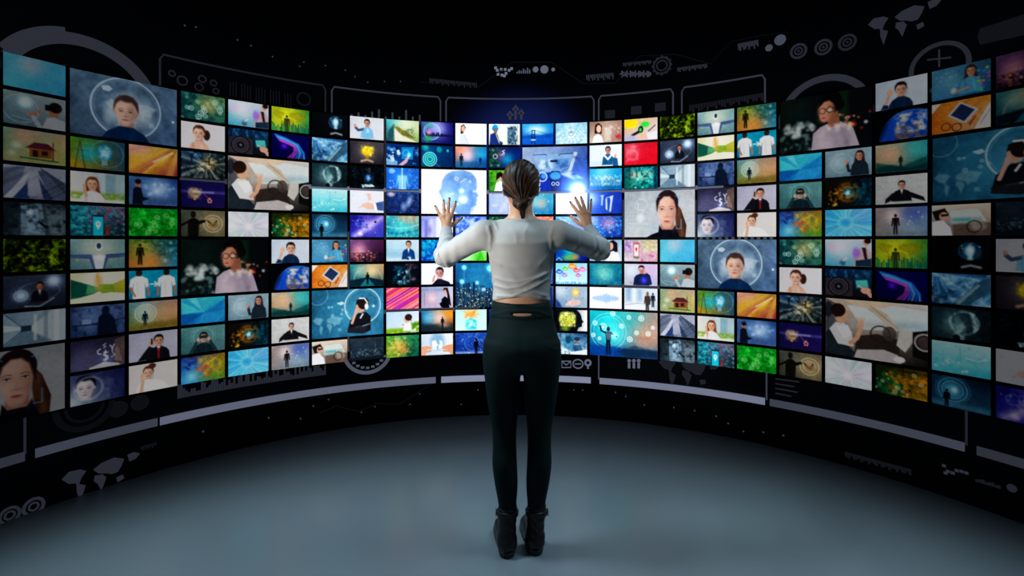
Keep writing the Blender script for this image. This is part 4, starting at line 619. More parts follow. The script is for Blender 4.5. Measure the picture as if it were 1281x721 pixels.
@pic(14, 4, 'a blue and rose crowd of tiny lights')
def _(): return Pic('6c70c8', '2c3c98', '2c68c0', '1c2c80').no(9, '48a8e8', .8, 3, .45, .7).bl(.9, .35, .3, 'd0a0c8', .7).do(34, '80e0f8 f0b8b0 c0f0ff 3890d8', 6, (.1, .2, 1.3, .9), (.015, .05), .6).bl(.1, .2, .25, 'c0d0ff', .8)
@pic(14, 5, 'a dark haired woman in white at a window')
def _(): return Pic('6ca0c8', '98b8d0', 'a0b8d8', 'c8d4e0').re(0, .2, .4, 1, '88a8d0', .7, .1).po([.9, .6, .92, .1, 1.1, .0, 1.3, .15, 1.32, .55, 1.15, .6], '281824').el(1.0, .3, .11, .18, 'd8a898').po([.75, 1.02, .85, .65, 1.1, .52, 1.35, .65, 1.42, 1.02], 'f0f4f4').el(.65, .9, .09, .08, 'b07078')
@pic(14, 6, 'a teal field with a faint pale globe')
def _(): return Pic('1c7c90', '1c7488', '14688c', '146080').bl(.65, .45, .4, '98c8b0', .8).bl(.85, .55, .25, '78ccd0', .6).ri(.8, .5, .25, .03, 'a8e0e0', .4).no(9, '3ca0a8', .5, 4, .45, .75)
@pic(14, 7, 'a pale blue sound wave on white')
def _():
    p = Pic('f0f4fc', 'f4f8fc', 'f0f4fc', 'f4f8fc').bl(.75, .52, .6, 'd0e0f4', .7, .2)
    rg = np.random.default_rng(3)
    for i in range(28):
        x = .15 + i * .044; a = (.06 + .16 * rg.random()) * math.exp(-((x - .75) / .5) ** 2) + .02
        p.ln([x, .52 - a, x, .52 + a], .02, '4c88d0', .8)
    return p
@pic(14, 8, 'a woman reaching into a cyan ring of icons', 2, 2)
def _():
    p = Pic('1c98b0', 'a89c94', '0c3c78', '3c5c74', **BIG).bl(.4, .25, .5, '28d0d8', .8).bl(1.25, .5, .4, 'd0a088', .85).bl(.55, .5, .3, '70f0f0', .7).bl(.9, .1, .3, '48b8b8', .6)
    p.ri(.42, .45, .4, .015, 'c0f8f8', .6).ri(.42, .45, .33, .01, 'c0f8f8', .5)
    p.po([0, .75, .5, .78, 1.5, .82, 1.5, 1, 0, 1], '0c4484', .9, .03).po([.62, .88, 1.0, .74, 1.5, .84, 1.5, .98, .8, 1], '1c3448', .8, .02).re(.7, .78, 1.5, .8, '7c98a0', .5, .02)
    for x, y, r in ((.12, .28, .055), (.3, .36, .09), (.52, .05, .06), (.72, .32, .055), (.08, .55, .05), (.9, .6, .065), (1.15, .13, .065), (.88, .12, .05), (1.05, .45, .05), (1.3, .46, .055), (1.4, .32, .04), (.22, .62, .04)):
        p.el(x, y, r, r, 'c8f8f4', .35).ri(x, y, r * .85, .014, 'f0ffff', .85).el(x, y, r * .3, r * .3, 'f0ffff', .8)
    p.fig(.42, .97, .62, '10243c', 1, 2).po([.36, .48, .48, .48, .46, .64, .38, .64], '8c98a0', .6).el(.425, .4, .025, .05, '4c2c20')
    return p.gl(.56, .53, .06, 'c0ffff', .8).po([1.05, .55, 1.4, .52, 1.38, .58, 1.1, .6], 'b07868', .5, .03)
# ---- column 15
@pic(15, 0, 'a green and black power tool on papers')
def _(): return Pic('d8b870', 'd0b8a8', 'c0a8b8', 'd8d0dc').el(.3, .2, .3, .22, 'f0d428', .95, .03).po([0, .1, .5, 0, .55, .3, .1, .4], 'f0c818', .9, .03).el(.95, .28, .2, .13, '38d048', .95, .01).po([.3, .72, .75, .48, .82, .6, .4, .8], '22262e').el(.75, .5, .12, .16, '1c2028').el(.74, .52, .06, .09, '30c048').el(.85, .82, .25, .13, 'e0b89c', .95, .02).ln([1.1, .6, 1.4, .35], .05, '5c545c').po([0, .82, .4, .75, .6, 1, 0, 1], 'a8acd0', .9, .02).po([1.0, .7, 1.5, .6, 1.5, 1.02, 1.1, 1.02], 'e8e4f0', .8, .02)
@pic(15, 1, 'a faint pink map on a red field')
def _(): return Pic('c02c44', 'c8243c', 'd01c34', 'd41c34').bl(.35, .35, .35, 'd86c78', .8).ri(.35, .55, .24, .05, 'e898a0', .5, .03).no(7, 'e0909c', .6, 3, .45, .7, 1, (.05, .05, .65, .9))
@pic(15, 2, 'a teal aerial city with a glowing road')
def _(): return Pic('0c6874', '1ca0a0', '0c5c50', '1cb0a8').bl(.75, .4, .4, '5cc8b8', .8).po([.4, .3, 1.2, .1, 1.3, .5, .7, .6], 'a0d0c0', .7, .05).bl(.4, .35, .2, 'e0a890', .7).ln([.2, .95, .6, .65, 1.3, .3], .04, '7ca088', .8, .02).no(9, '084048', .8, 4, .5, .7).do(10, 'd0fff8', 6, (.5, .5, 1.4, .95), (.015, .04), .8).re(1.35, 0, 1.5, 1, '0c1c44', .8, .06)
@pic(15, 3, 'a ponytailed woman in black under blue face scan brackets', 2, 2)
def _():
    p = Pic('9ca4ac', 'b0b4b8', 'b4bcc4', 'b8bcc0', **BIG).no(5, 'c8ccd0', .5, 3).ri(.37, .3, .13, .012, 'd4d8dc', .7).ln([.3, .25, .3, .4, .42, .4], .02, 'd8dce0', .6).el(.35, .58, .08, .09, 'e4e8ec', .7, .03).ln([.1, .7, .6, .72], .01, 'd8dce0', .6).ri(1.35, .4, .2, .012, 'ccd0d4', .5).ln([0, .45, .6, .45], .008, 'd4d8dc', .6).ln([0, .62, .6, .6], .008, 'd4d8dc', .6)
    p.po([1.12, .28, 1.22, .42, 1.33, .75, 1.31, 1.02, 1.14, 1.02, 1.1, .6], '4c3428').ln([1.17, .42, 1.24, .95], .05, '8c6448', .6, .03)
    p.po([.80, .6, 1.06, .6, 1.08, .9, .78, .9], 'b08876').po([.76, .74, .82, .84, 1.04, .84, 1.1, .74, 1.14, .88, 1.2, 1.02, .46, 1.02, .6, .94, .74, .89], '0e1020').ln([.9, .9, .88, 1.02], .1, '1c2034', .7, .05)
    p.el(.93, .26, .23, .27, '30222a').el(.92, .36, .195, .30, 'd8ac9c', 1, .008).el(.92, .56, .15, .255, 'd8ac9c', 1, .008).el(.92, .72, .09, .1, 'd8ac9c', 1, .01)
    p.el(1.07, .5, .06, .26, '9c7468', .6, .05).el(.84, .24, .12, .1, 'ecc8b8', .6, .05).el(.80, .56, .05, .09, 'ecc8b8', .5, .04).el(.92, .8, .1, .03, 'a87c6c', .5, .03)
    p.po([.71, .45, .69, .22, .78, .06, .92, .0, 1.06, .05, 1.15, .2, 1.15, .48, 1.1, .34, 1.07, .22, .98, .13, .86, .13, .77, .22, .735, .34], '30222a', 1, .012)
    for x in (.815, 1.025):
        p.el(x, .405, .05, .026, 'a88074', .6, .02).el(x, .41, .036, .013, 'e8e8e8').el(x, .408, .016, .015, '2c424c').ln([x - .04, .402, x, .390, x + .04, .402], .009, '2c1c1c', .9).ln([x - .055, .352 + (.008 if x < .9 else 0), x, .340, x + .055, .352 + (0 if x < .9 else .008)], .013, '6c4c40', .75)
    p.el(.93, .48, .02, .07, 'c09484', .5, .02).el(.92, .57, .038, .012, 'a8786c', .8, .01).el(.92, .665, .056, .02, 'b45c60', .95, .005).ln([.868, .663, .972, .663], .006, '7c3438', .8).el(.92, .7, .05, .012, 'b88878', .6, .01)
    for q in ([.68, .2, .68, .13, .76, .13], [1.1, .13, 1.18, .13, 1.18, .2], [.62, .72, .62, .8, .72, .8], [1.12, .82, 1.22, .82, 1.22, .62]): p.ln(q, .012, '68b8e8', .85)
    return p
@pic(15, 5, 'a phone with a red pin before pink blossom')
def _(): return Pic('a090b0', 'b8b090', 'c8b8c8', 'c898b0').bl(.2, .3, .2, '8c5cb0', .7).bl(1.1, .3, .3, 'c8c070', .6).no(9, 'e8e0e0', .7, 3, .5, .75).do(10, 'e058a0 f0a0c8', 6, (.8, .6, 1.4, .95), (.03, .09), .7).re(.42, .12, .68, .85, 'a86870').re(.45, .22, .65, .76, 'e8e0e0').el(.55, .42, .05, .07, 'd83848').po([.51, .46, .59, .46, .55, .58], 'd83848').re(.42, .8, .68, .87, '488858', .8)
@pic(15, 6, 'a thinking man in dark blue lit violet')
def _(): return Pic('c0c4d4', 'd0bcdc', 'a8b4c4', 'b4b4d8').bl(.3, .3, .3, 'd8e4ec', .7).bl(1.0, .35, .25, 'e0a8d8', .7).bu(.78, .25, .18, 'c89488', '1c1820', '1c2c4c', sw=1.9).ln([1.2, .9, 1.12, .55, .95, .42], .12, '242c58').el(.95, .38, .07, .07, 'd8a090').gl(.9, .75, .14, '5030e0', .8).re(.66, .2, .95, .26, 'e8f0ff', .5, .02).el(.3, .88, .06, .07, 'c89488')
@pic(15, 7, 'a couple in dark coats walking past snow')
def _(): return Pic('b0c4dc', 'd8e4f0', 'd8e0ec', 'c0ccd8').re(.1, 0, .3, .6, '7c98b8', .6, .04).re(.4, .0, .5, .7, 'f0f8ff', .7, .04).re(.6, .05, .8, .6, '8ca4c0', .6, .05).po([0, .75, .9, .65, 1.0, 1, 0, 1], 'e8ecf4', .9, .03).ln([.05, .8, .6, .7, .95, .72], .04, '78889c', .6).fig(1.05, 1.05, .85, '2c2420').po([.95, .35, 1.15, .32, 1.18, .75, .98, .78], '4c4038').fig(1.3, .85, .65, '1c242c').el(1.06, .24, .06, .09, '8c6450')
# ------------------------------------------------------------------ the screens on the wall
COL_A, COL_0 = .0956579, 11.7029        # arc per column, column at the optical axis
ROW_H = .06653 * R_SCR
TOP_Z = CAM_H + .3403 * R_SCR
COL_W = COL_A * R_SCR
GAP_X, GAP_Y = .0195, .0195
M_DISP = glow_mat('display_picture')
M_CASE = principled('screen_housing_black', (.006, .006, .008), .4, 0, .3)
disp_cache = {}; case_cache = {}

def case_mesh(W, H, D):
    k = (round(W, 4), round(H, 4))
    if k not in case_cache:
        bm = bmesh.new(); bmesh.ops.create_cube(bm, size=1)
        bmesh.ops.scale(bm, vec=(W + .003, D, H + .003), verts=bm.verts); bmesh.ops.translate(bm, vec=(0, D / 2 + .0008, 0), verts=bm.verts)
        bmesh.ops.bevel(bm, geom=[e for e in bm.edges], offset=.0012, segments=1, affect='EDGES')
        me = bpy.data.meshes.new('housing'); bm.to_mesh(me); bm.free(); case_cache[k] = me
    return case_cache[k]
def disp_mesh(key, W, H):
    if key not in disp_cache:
        p = PICS[key][3](); L = p.lin(); w, h = p.w, p.h
        X = (np.arange(w) / (w - 1) - .5) * W; Z = (.5 - np.arange(h) / (h - 1)) * H
        XX, ZZ = np.meshgrid(X, Z)
        V = np.stack([XX, np.zeros_like(XX), ZZ], -1).reshape(-1, 3)
        i = (np.arange(h - 1)[:, None] * w + np.arange(w - 1)[None, :]).ravel()
        me = from_np('display', V, np.stack([i, i + w, i + w + 1, i + 1], -1))
        at = me.color_attributes.new('picture', 'FLOAT_COLOR', 'POINT')
        at.data.foreach_set('color', np.concatenate([L.reshape(-1, 3), np.ones((w * h, 1))], 1).astype(np.float32).ravel())
        disp_cache[key] = me
    return disp_cache[key]
def dim(c, r):  # vignette put into the emission: screens darken towards the sides
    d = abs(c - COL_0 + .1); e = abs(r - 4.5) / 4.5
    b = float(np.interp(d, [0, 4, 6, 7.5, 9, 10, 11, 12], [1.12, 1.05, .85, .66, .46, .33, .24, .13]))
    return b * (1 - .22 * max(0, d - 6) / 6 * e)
def put_screen(key, c, r, half):
    wc, hr, label, _ = PICS[key]
    W, H = wc * COL_W - GAP_X, hr * ROW_H - GAP_Y
    a = (c + wc / 2 - COL_0) * COL_A
    z = TOP_Z - (r + hr / 2) * ROW_H
    root = bpy.data.objects.new('video_screen', None); C.objects.link(root)
    root.empty_display_size = .05
    root.location = (R_SCR * math.sin(a), YC + R_SCR * math.cos(a), z); root.rotation_euler = (0, 0, -a)
    tag(root, 'screen showing ' + label + (f', {half} half' if half else ''), 'screen', 'screens of the curved video wall')
    mesh_obj('housing', case_mesh(W, H, .047 if wc == 1 else .036), M_CASE, root)
    d = mesh_obj('display', disp_mesh(key, W, H), M_DISP, root)
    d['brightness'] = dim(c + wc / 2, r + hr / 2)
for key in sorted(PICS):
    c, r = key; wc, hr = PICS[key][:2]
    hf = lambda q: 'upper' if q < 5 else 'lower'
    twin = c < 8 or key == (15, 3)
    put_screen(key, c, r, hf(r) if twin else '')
    if c < 8: put_screen(key, c + 16, (r + 5) % 10, hf((r + 5) % 10))
    elif key == (15, 3): put_screen(key, -1, 8, 'lower')
# ------------------------------------------------------------------ drawn panels and symbols glowing on the wall behind the screens
M_HUD = glow_mat('wall_graphic_grey', (.33, .37, .53))
R_HUD = R_WALL - .001
def on_wall(x, y, r=R_HUD):
    dx = (x - CX) / F_PX; a = dx * dx + 1; b = -2 * YC; c = YC * YC - r * r
    t = (-b + math.sqrt(b * b - 4 * a * c)) / (2 * a)
    return math.atan2(dx * t, t - YC), CAM_H - (y - HY) / F_PX * t       # angle, height
def wall_pt(a, z, r): return (r * math.sin(a), YC + r * math.cos(a), z)
class Hud:
    def __init__(s): s.V = []; s.Fq = []
    def poly(s, pts):                       # pts: (angle, height) outline, extruded 3 mm
        n = len(pts); b = len(s.V)
        s.V += [wall_pt(a, z, R_HUD - .003) for a, z in pts] + [wall_pt(a, z, R_HUD) for a, z in pts]
        s.Fq.append(tuple(range(b, b + n)))
        s.Fq += [(b + i, b + n + i, b + n + (i + 1) % n, b + (i + 1) % n) for i in range(n)]
    def strip(s, pts, wd, closed=False):    # ribbon of width wd metres along (angle, height) points
        P = [Vector((a * R_HUD, z)) for a, z in pts]; n = len(P); L = []; Rr = []
        for i in range(n):
            p = P[i - 1] if (i or closed) else P[i]; q = P[(i + 1) % n] if (i < n - 1 or closed) else P[i]
            t = (q - p).normalized(); nn = Vector((-t.y, t.x)) * wd / 2
            L.append(P[i] + nn); Rr.append(P[i] - nn)
        for i in range(n if closed else n - 1):
            j = (i + 1) % n
            s.poly([(v.x / R_HUD, v.y) for v in (L[i], L[j], Rr[j], Rr[i])])
    def line(s, xy, wd, closed=False):      # photo points -> ribbon; wd in metres
        s.strip([on_wall(xy[i], xy[i + 1]) for i in range(0, len(xy), 2)], wd, closed)
    def ring(s, x, y, r, wd, a0=0., a1=360., n=None, ar=1.):
        a, z = on_wall(x, y); n = n or max(12, int(r * 200)); full = abs(a1 - a0) >= 360
        k = n if full else n + 1
        s.strip([(a + ar * r * math.cos(math.radians(a0 + (a1 - a0) * i / n)) / R_HUD, z + r * math.sin(math.radians(a0 + (a1 - a0) * i / n))) for i in range(k)], wd, full)
    def disc(s, x, y, r, n=20):
        a, z = on_wall(x, y)
        s.poly([(a + r * math.cos(2 * PI * i / n) / R_HUD, z + r * math.sin(2 * PI * i / n)) for i in range(n)])
    def rect(s, x0, y0, x1, y1):            # photo corners (top left, bottom right): upright box on the wall
        a0, z0 = on_wall(x0, y0); a1, z1 = on_wall(x1, y1); z1 = z1 if z1 < z0 else z0 - .01
        n = max(1, int(abs(a1 - a0) / .04))
        for i in range(n):
            b0 = a0 + (a1 - a0) * i / n; b1 = a0 + (a1 - a0) * (i + 1) / n
            s.poly([(b0, z0), (b1, z0), (b1, z1), (b0, z1)])
    def box(s, x, y, wm, hm):               # centre in photo, size in metres
        a, z = on_wall(x, y); b = wm / 2 / R_HUD
        s.poly([(a - b, z - hm / 2), (a + b, z - hm / 2), (a + b, z + hm / 2), (a - b, z + hm / 2)])
    def level(s, x0, x1, yc, wd):           # bar at constant height (yc: photo y of that height at the optical axis)
        z = on_wall(CX, yc)[1]; a0 = on_wall(x0, HY)[0]; a1 = on_wall(x1, HY)[0]; n = max(2, int(abs(a1 - a0) / .03))
        s.strip([(a0 + (a1 - a0) * i / n, z) for i in range(n + 1)], wd)
    def build(s, name, label, cat, b, group=None):
        me = bpy.data.meshes.new(name); me.from_pydata(s.V, [], s.Fq); me.update()
        bm = bmesh.new(); bm.from_mesh(me); bmesh.ops.recalc_face_normals(bm, faces=bm.faces); bm.to_mesh(me); bm.free()
        o = tag(mesh_obj(name, me, M_HUD), label, cat, group); o['brightness'] = .8 * b ** 1.3
        return o

# outlined panels: thin top and side lines, broad bar at the foot
ZT, ZB = on_wall(CX, 124)[1], on_wall(CX, 471)[1]
G = 'outlined graphic panels on the black wall'
def panel(x0, x1, b, label, top=True):
    h = Hud(); a0, a1 = on_wall(x0, HY)[0], on_wall(x1, HY)[0]; n = max(3, int((a1 - a0) / .03)); rd = .018 / R_HUD
    up = [(a0, ZT - .185)] + [(a0, ZT - .03), (a0 + rd, ZT)] + [(a0 + rd + (a1 - a0 - 2 * rd) * i / n, ZT) for i in range(1, n)] + [(a1 - rd, ZT), (a1, ZT - .03), (a1, ZT - .185)]
    if top: h.strip(up, .011)
    return h.build('panel_outline', label, 'wall graphic', b, G)
panel(200, 407, .095, 'thin grey panel outline above the silhouette map screen')
panel(415, 551, .20, 'thin grey panel outline above the solar slope screen')
panel(558, 743, .22, 'thin grey panel outline above the hard hat screen')
panel(749, 842, .22, 'thin grey panel outline above the power tool screen')
panel(853, 957, .20, 'thin grey panel outline above the robot torso screen, upper half')
G2 = 'broad grey bars along the foot of the wall'
for x0, x1, b, lab in ((-40, 31, .17, 'broad grey bar on the wall under the ponytailed woman screen'), (44, 197, .25, 'broad grey bar under the pale male face screen'), (200, 545, .5, 'long broad grey bar on the wall left of the standing woman'),
                       (552, 739, .85, 'short bright grey bar directly behind the standing woman'), (750, 957, .68, 'broad grey bar under the cyan ring of icons screen'), (963, 1207, .25, 'broad grey bar under the white pinwheel screen'), (1222, 1330, .16, 'broad dim grey bar under the violet streak screen')):
    h = Hud(); h.level(x0, x1, 473, .046); h.build('base_bar', lab, 'wall graphic', b, G2)
for x, b, lab in ((31, .12, 'thin upright line left of the gap between two foot bars'), (749, .28, 'thin upright line above the bar beneath the cyan ring screen'), (959, .22, 'thin upright line under the green icon field screen'), (1209, .10, 'thin upright line under the blue ringed dial screen')):
    h = Hud(); a = on_wall(x, HY)[0]; h.strip([(a, ZB), (a, ZB + .2)], .01); h.build('upright_line', lab, 'wall graphic', b, 'thin upright lines at the bar ends')
# bands that show in the gaps between the screens
for x0, x1, y, b, lab in ((384, 640, 240.6, .62, 'grey band across the gaps left of the standing woman'), (660, 905, 240.6, .55, 'grey band across the gaps right of the standing woman'), (225, 284, 240.6, .22, 'short grey band in the gap above the golden brain screen'), (470, 600, 386.5, .25, 'dim grey band in the gap under the network nodes screen'), (760, 825, 356, .25, 'grey band in the gap under the thinking man screen')):
    h = Hud(); h.level(x0, x1, y, .03); h.build('gap_band', lab, 'wall graphic', b, 'grey bands between the screens')
for x, y0, y1, b, lab in ((436, 290, 440, .22, 'upright grey streak beside the listener in headphones screen'), (482, 150, 300, .14, 'upright grey streak beside the x-ray body screen'), (870, 250, 330, .2, 'upright grey streak beside the face scan screen'), (780, 250, 300, .22, 'upright grey streak between the pale strands and face scan screens'), (605, 330, 390, .25, 'upright grey streak beside the network nodes screen')):
    h = Hud(); h.line([x, y0, x, y1], .014); h.build('gap_streak', lab, 'wall graphic', b, 'upright streaks between the screens')
for i in range(12):
    h = Hud(); h.box(877 + i * 8, 297.5, .02, .035); h.build('gap_mark', 'small grey mark in the gap above the circled young man, lower half', 'wall graphic', .3, 'small marks between the screens')
# rings
h = Hud(); h.ring(103, 128, .325, .062, -20, 165, 60); h.ring(100, 125, .335, .062, 100, 150, 20)
h.build('broad_ring', 'broad grey ring behind the circled young man screen, upper half', 'wall graphic', .155)
h = Hud(); h.ring(1031, 146, .235, .04, -10, 190, 50); h.build('broad_ring', 'broad grey ring behind the woman in glasses screen, upper half', 'wall graphic', .155)
h = Hud(); h.ring(1175, 84, .122, .022, 0, 360, 48); h.line([1160, 75, 1190, 72], .008); h.line([1175, 62, 1175, 84], .008); h.build('slim_ring', 'slim grey ring above the ear cupping man screen, upper half', 'wall graphic', .12)
h = Hud(); h.ring(460, 438, .165, .026, 190, 350, 40)
for i in range(9):
    q = math.radians(205 + 130 * i / 8); a, z = on_wall(460, 438); h.poly([(a + (.13 * math.cos(q) + e * .012) / R_HUD, z + .13 * math.sin(q) + g * .008) for e, g in ((-1, -1), (1, -1), (1, 1), (-1, 1))])
h.build('gauge_ring', 'grey half gauge below the dim night city screen, lower half', 'wall graphic', .36)
h = Hud(); h.ring(106, 508, .12, .03, 180, 360, 30); h.ring(106, 508, .08, .015, 180, 360, 24); h.build('gauge_ring', 'faint gear half hidden under the pale male face screen, lower half', 'wall graphic', .03)
for x, y, nb in ((148, 512, 'pale male face'), (175, 504, 'cheek resting woman')):
    h = Hud(); h.disc(x, y, .045); h.build('grey_disc', f'faint round disc under the {nb} screen, lower half', 'wall graphic', .04, 'faint discs under the screens')
for x, y, r, b in ((215, 92, .016, .1), (228, 101, .026, .1), (253, 99, .020, .1), (267, 104, .017, .09), (249, 109, .022, .08), (270, 114, .016, .08)):
    h = Hud(); h.ring(x, y, r, .008, n=20); h.build('small_ring', 'tiny grey ring above the teal and amber bokeh screen, upper half', 'wall graphic', b, 'tiny rings inside the panel outline')
h = Hud()
for i in range(22):
    x = 288 + i * 3.6; y = 106 + i * .78
    if i % 5 != 3: h.line([x, y - 3 - (i % 3), x, y + 14], .006)
h.ring(380, 124, .042, .012, n=30); h.build('hatched_gauge', 'dim hatched scale with a round dial above the pastel clouds screen', 'wall graphic', .05)
# symbols along the top
def symbol(name, label, b, f, cat='wall graphic', group=None):
    h = Hud(); f(h); return h.build(name, label, cat, b, group)
def stripes(x0, y0, x1, y1, n, slope=0.):
    def f(h):
        for i in range(n):
            x = x0 + (x1 - x0) * (i + .5) / n; y = y0 + slope * (x - x0)
            h.line([x - .3, y, x + .3, y + (y1 - y0) * (.75 + .25 * math.sin(i * 2.3))], (x1 - x0) / n * .004)
    return f
T = 'small technical symbols along the top of the wall'
symbol('hatched_label', 'hatched grey label above the green ringed dial screen', .11, stripes(537, 98, 597, 105, 24, .1), group=T)
def f(h):
    for i, (x, y) in enumerate([(622, 88), (627, 87), (632, 87), (637, 88), (623, 93), (628, 94), (633, 92), (620, 85), (640, 86), (631, 95)]): h.box(x, y, .02, .02)
symbol('dot_cluster', 'cluster of bright square dots above the white coat screen', .6, f, group=T)
symbol('tiny_histogram', 'tiny row of bars beside the square dots', .4, lambda h: [h.line([647 + i * 2.6, 92, 647 + i * 2.6, 91 - v], .009) for i, v in enumerate((1, 3, 2, 5, 3, 6, 4))], group=T)
for x, r, lab in ((670, .022, 'bright grey disc next to the tiny row of bars'), (681, .031, 'largest bright grey disc above the suspension bridge screen'), (692, .014, 'smallest bright grey disc above the suspension bridge screen')):
    symbol('bright_disc', lab, .5, lambda h: h.disc(x, 87, r), group=T)
symbol('hatched_label', 'hatched grey label above the brown shop screen', .16, stripes(733, 94, 768, 102, 15, -.08), group=T)
symbol('hatched_label', 'hatched grey label above the jagged sound trace', .14, stripes(779, 79, 815, 84, 16, -.1), group=T)
symbol('sound_trace', 'jagged grey sound trace beside the toothed ring', .28, lambda h: [h.line([776 + i * 2.1, 92.5 - v, 776 + i * 2.1, 92.8 + v], .008) for i, v in enumerate([abs(math.sin(i * 1.9)) * 3.5 + .6 for i in range(19)])], group=T)
def f(h):
    h.ring(828, 82, .058, .012, n=30); h.ring(828, 82, .036, .01, n=24)
    a, z = on_wall(828, 82)
    for i in range(12):
        q = 2 * PI * i / 12; h.strip([(a + .058 * math.cos(q) / R_HUD, z + .058 * math.sin(q)), (a + .072 * math.cos(q) / R_HUD, z + .072 * math.sin(q))], .014)
symbol('toothed_ring', 'toothed grey ring above the power tool screen', .11, f, group=T)
symbol('hatched_label', 'hatched grey label above the robot torso screen, upper half', .14, stripes(847, 85, 885, 91, 16, -.14), group=T)
symbol('hatched_label', 'hatched grey label beside two pale discs', .16, stripes(923, 55, 949, 65, 12, -.2), group=T)
symbol('bright_disc', 'small pale disc beside a larger one above the walker screen', .30, lambda h: h.disc(962, 60, .022), group=T)
symbol('bright_disc', 'large pale disc beside a smaller one above the walker screen', .30, lambda h: h.disc(976, 50, .034), group=T)
for x, y, b, lab in ((999, 64, .13, 'grey dial closest to the pale discs'), (1030, 59, .12, 'grey dial between two like dials'), (1060, 53, .10, 'grey dial closest to the upper world map')):
    symbol('dial', lab, b, lambda h: (h.ring(x, y, .042, .014, n=30), h.ring(x, y, .021, .009, n=20), h.disc(x, y, .007)), group=T)
def continents(h, P, k):
    for q in ([0, .12, .1, .02, .26, .04, .34, .1, .27, .2, .24, .3, .17, .26, .1, .24], [.2, .28, .33, .36, .3, .48, .26, .62, .21, .45], [.44, .12, .55, .04, .75, .0, .9, .08, .86, .2, .8, .3, .7, .3, .64, .26, .52, .22], [.46, .24, .58, .26, .63, .34, .56, .56, .5, .4, .45, .34], [.78, .4, .88, .38, .9, .46, .8, .5], [.95, .02, 1.05, .0, 1.15, .06, 1.08, .14, .98, .16]):
        h.poly([(P[0] + q[i] * k / R_HUD, P[1] - q[i + 1] * k * .95) for i in range(0, len(q), 2)][::-1])
symbol('world_map', 'grey world map above the ear cupping man screen, upper half', .15, lambda h: continents(h, on_wall(1086, 24), .29), group=T)
symbol('world_map', 'grey world map on the wall under the foot bars', .14, lambda h: continents(h, on_wall(77, 592), .30))
symbol('world_map', 'faint grey world map under the phone and map pin screen, lower half', .10, lambda h: continents(h, on_wall(824, 446), .36))
def f(h):
    P = [on_wall(x, y) for x, y in ((1226, 36), (1281, 18), (1330, 0), (1330, 27), (1281, 44), (1226, 56), (1223, 46))]; h.poly(P[::-1])
symbol('label_plate', 'dim grey rounded plate above the pale blue lady screen, upper half', .05, f)
# thin traces and sparkles
def trace(pts, lab, b):
    h = Hud(); h.line(pts, .005); return h.build('trace_line', lab, 'wall graphic', b, 'fine traces on the wall')
trace([525, 103, 600, 108, 622, 92, 640, 78, 690, 78, 708, 90, 730, 105], 'fine grey trace around the square dots and discs', .045)
trace([730, 105, 770, 104, 800, 70, 845, 68, 890, 80], 'fine grey trace around the sound trace', .04)
trace([890, 78, 915, 52, 950, 45, 985, 40], 'fine grey trace over the two pale discs', .03)
trace([540, 480, 500, 506, 470, 505, 450, 515, 420, 508, 400, 517], 'fine wandering trace under the long foot bar', .035)
S = 'tiny sparkles on the black wall'
for x, y in ((231, 32), (245, 34), (297, 50), (314, 57), (341, 71), (375, 83), (380, 78), (407, 82), (432, 88), (444, 96), (460, 103), (481, 102), (501, 102)):
    symbol('sparkle', 'tiny grey sparkle on the black wall over the screens', .2, lambda h: h.box(x, y, .009, .009), group=S)
for x, y in ((336, 523), (376, 524), (392, 508), (254, 540), (411, 500), (469, 509), (452, 516), (513, 506), (525, 493), (577, 506), (598, 488), (718, 488), (729, 488), (770, 491), (783, 496), (806, 507), (843, 510), (869, 514), (896, 521), (911, 530), (930, 540), (955, 541), (980, 545)):
    symbol('sparkle', 'tiny grey sparkle on the wall below the foot bars', .2, lambda h: h.box(x, y, .010, .010), group=S)
# things between the screens and the foot bars
def chart(name, part, label, b, boxes):
    root = tag(bpy.data.objects.new(name, None), label, 'wall graphic'); C.objects.link(root); root.empty_display_size = .03
    for fn in boxes:
        h = Hud(); fn(h); o = h.build(part, None, None, b); o.parent = root
chart('bar_chart', 'bar', 'row of slim grey bars above the scrubs and solar slope screens', .22, [lambda h, i=i, v=v: h.line([440 + i * 8.5, 146 + i, 440 + i * 8.5, 146 + i - v], .013) for i, v in enumerate((3, 6, 4, 9, 13, 5, 11, 7, 16, 9, 12, 4))])
symbol('arrow_symbol', 'grey upward arrows above the hard hat screen', .20, lambda h: [(h.line([x, 150, x, y + 5], .02), h.line([x - 3.5, y + 5, x, y, x + 3.5, y + 5], .02)) for x, y in ((638, 140), (645, 133), (652, 138))])
chart('tile_row', 'tile', 'three dim tiles above the power tool screen', .09, [lambda h, x=x, y=y: h.box(x, y, .075, .06) for x, y in ((763, 143), (796, 138), (826, 134))])
symbol('hatched_label', 'dim hatched row above the robot torso screen, upper half', .07, stripes(862, 132, 955, 142, 26, -.17))
def f(h):
    rg = np.random.default_rng(5); a0, z = on_wall(222, 499); a1 = on_wall(408, 470)[0]; n = 64
    for i in range(n):
        q0 = a0 + (a1 - a0) * i / n; q1 = a0 + (a1 - a0) * (i + .86) / n; t = .025 + .08 * rg.random() ** 1.5
        h.poly([(q0, z), (q1, z), (q1, z + t), (q0, z + t)])
symbol('bar_chart', 'jagged row of grey bars under the cyan burst screen, lower half', .13, f)
symbol('envelope_icon', 'grey envelope icon under the steel blue surgeons screen', .5, lambda h: (h.line([703, 452, 714, 452, 714, 460, 703, 460], .008, True), h.line([703, 452, 708.5, 457, 714, 452], .008)))
symbol('speech_icon', 'grey speech bubble icon beside an envelope icon', .5, lambda h: (h.ring(723, 455.5, .033, .009, n=20, ar=1.15), h.line([719, 455.5, 727, 455.5], .008)))
symbol('pin_icon', 'grey map pin icon beside a speech bubble icon', .55, lambda h: (h.ring(735.5, 454, .020, .014, n=18), h.line([735.5, 457, 735.5, 461.5], .014)))
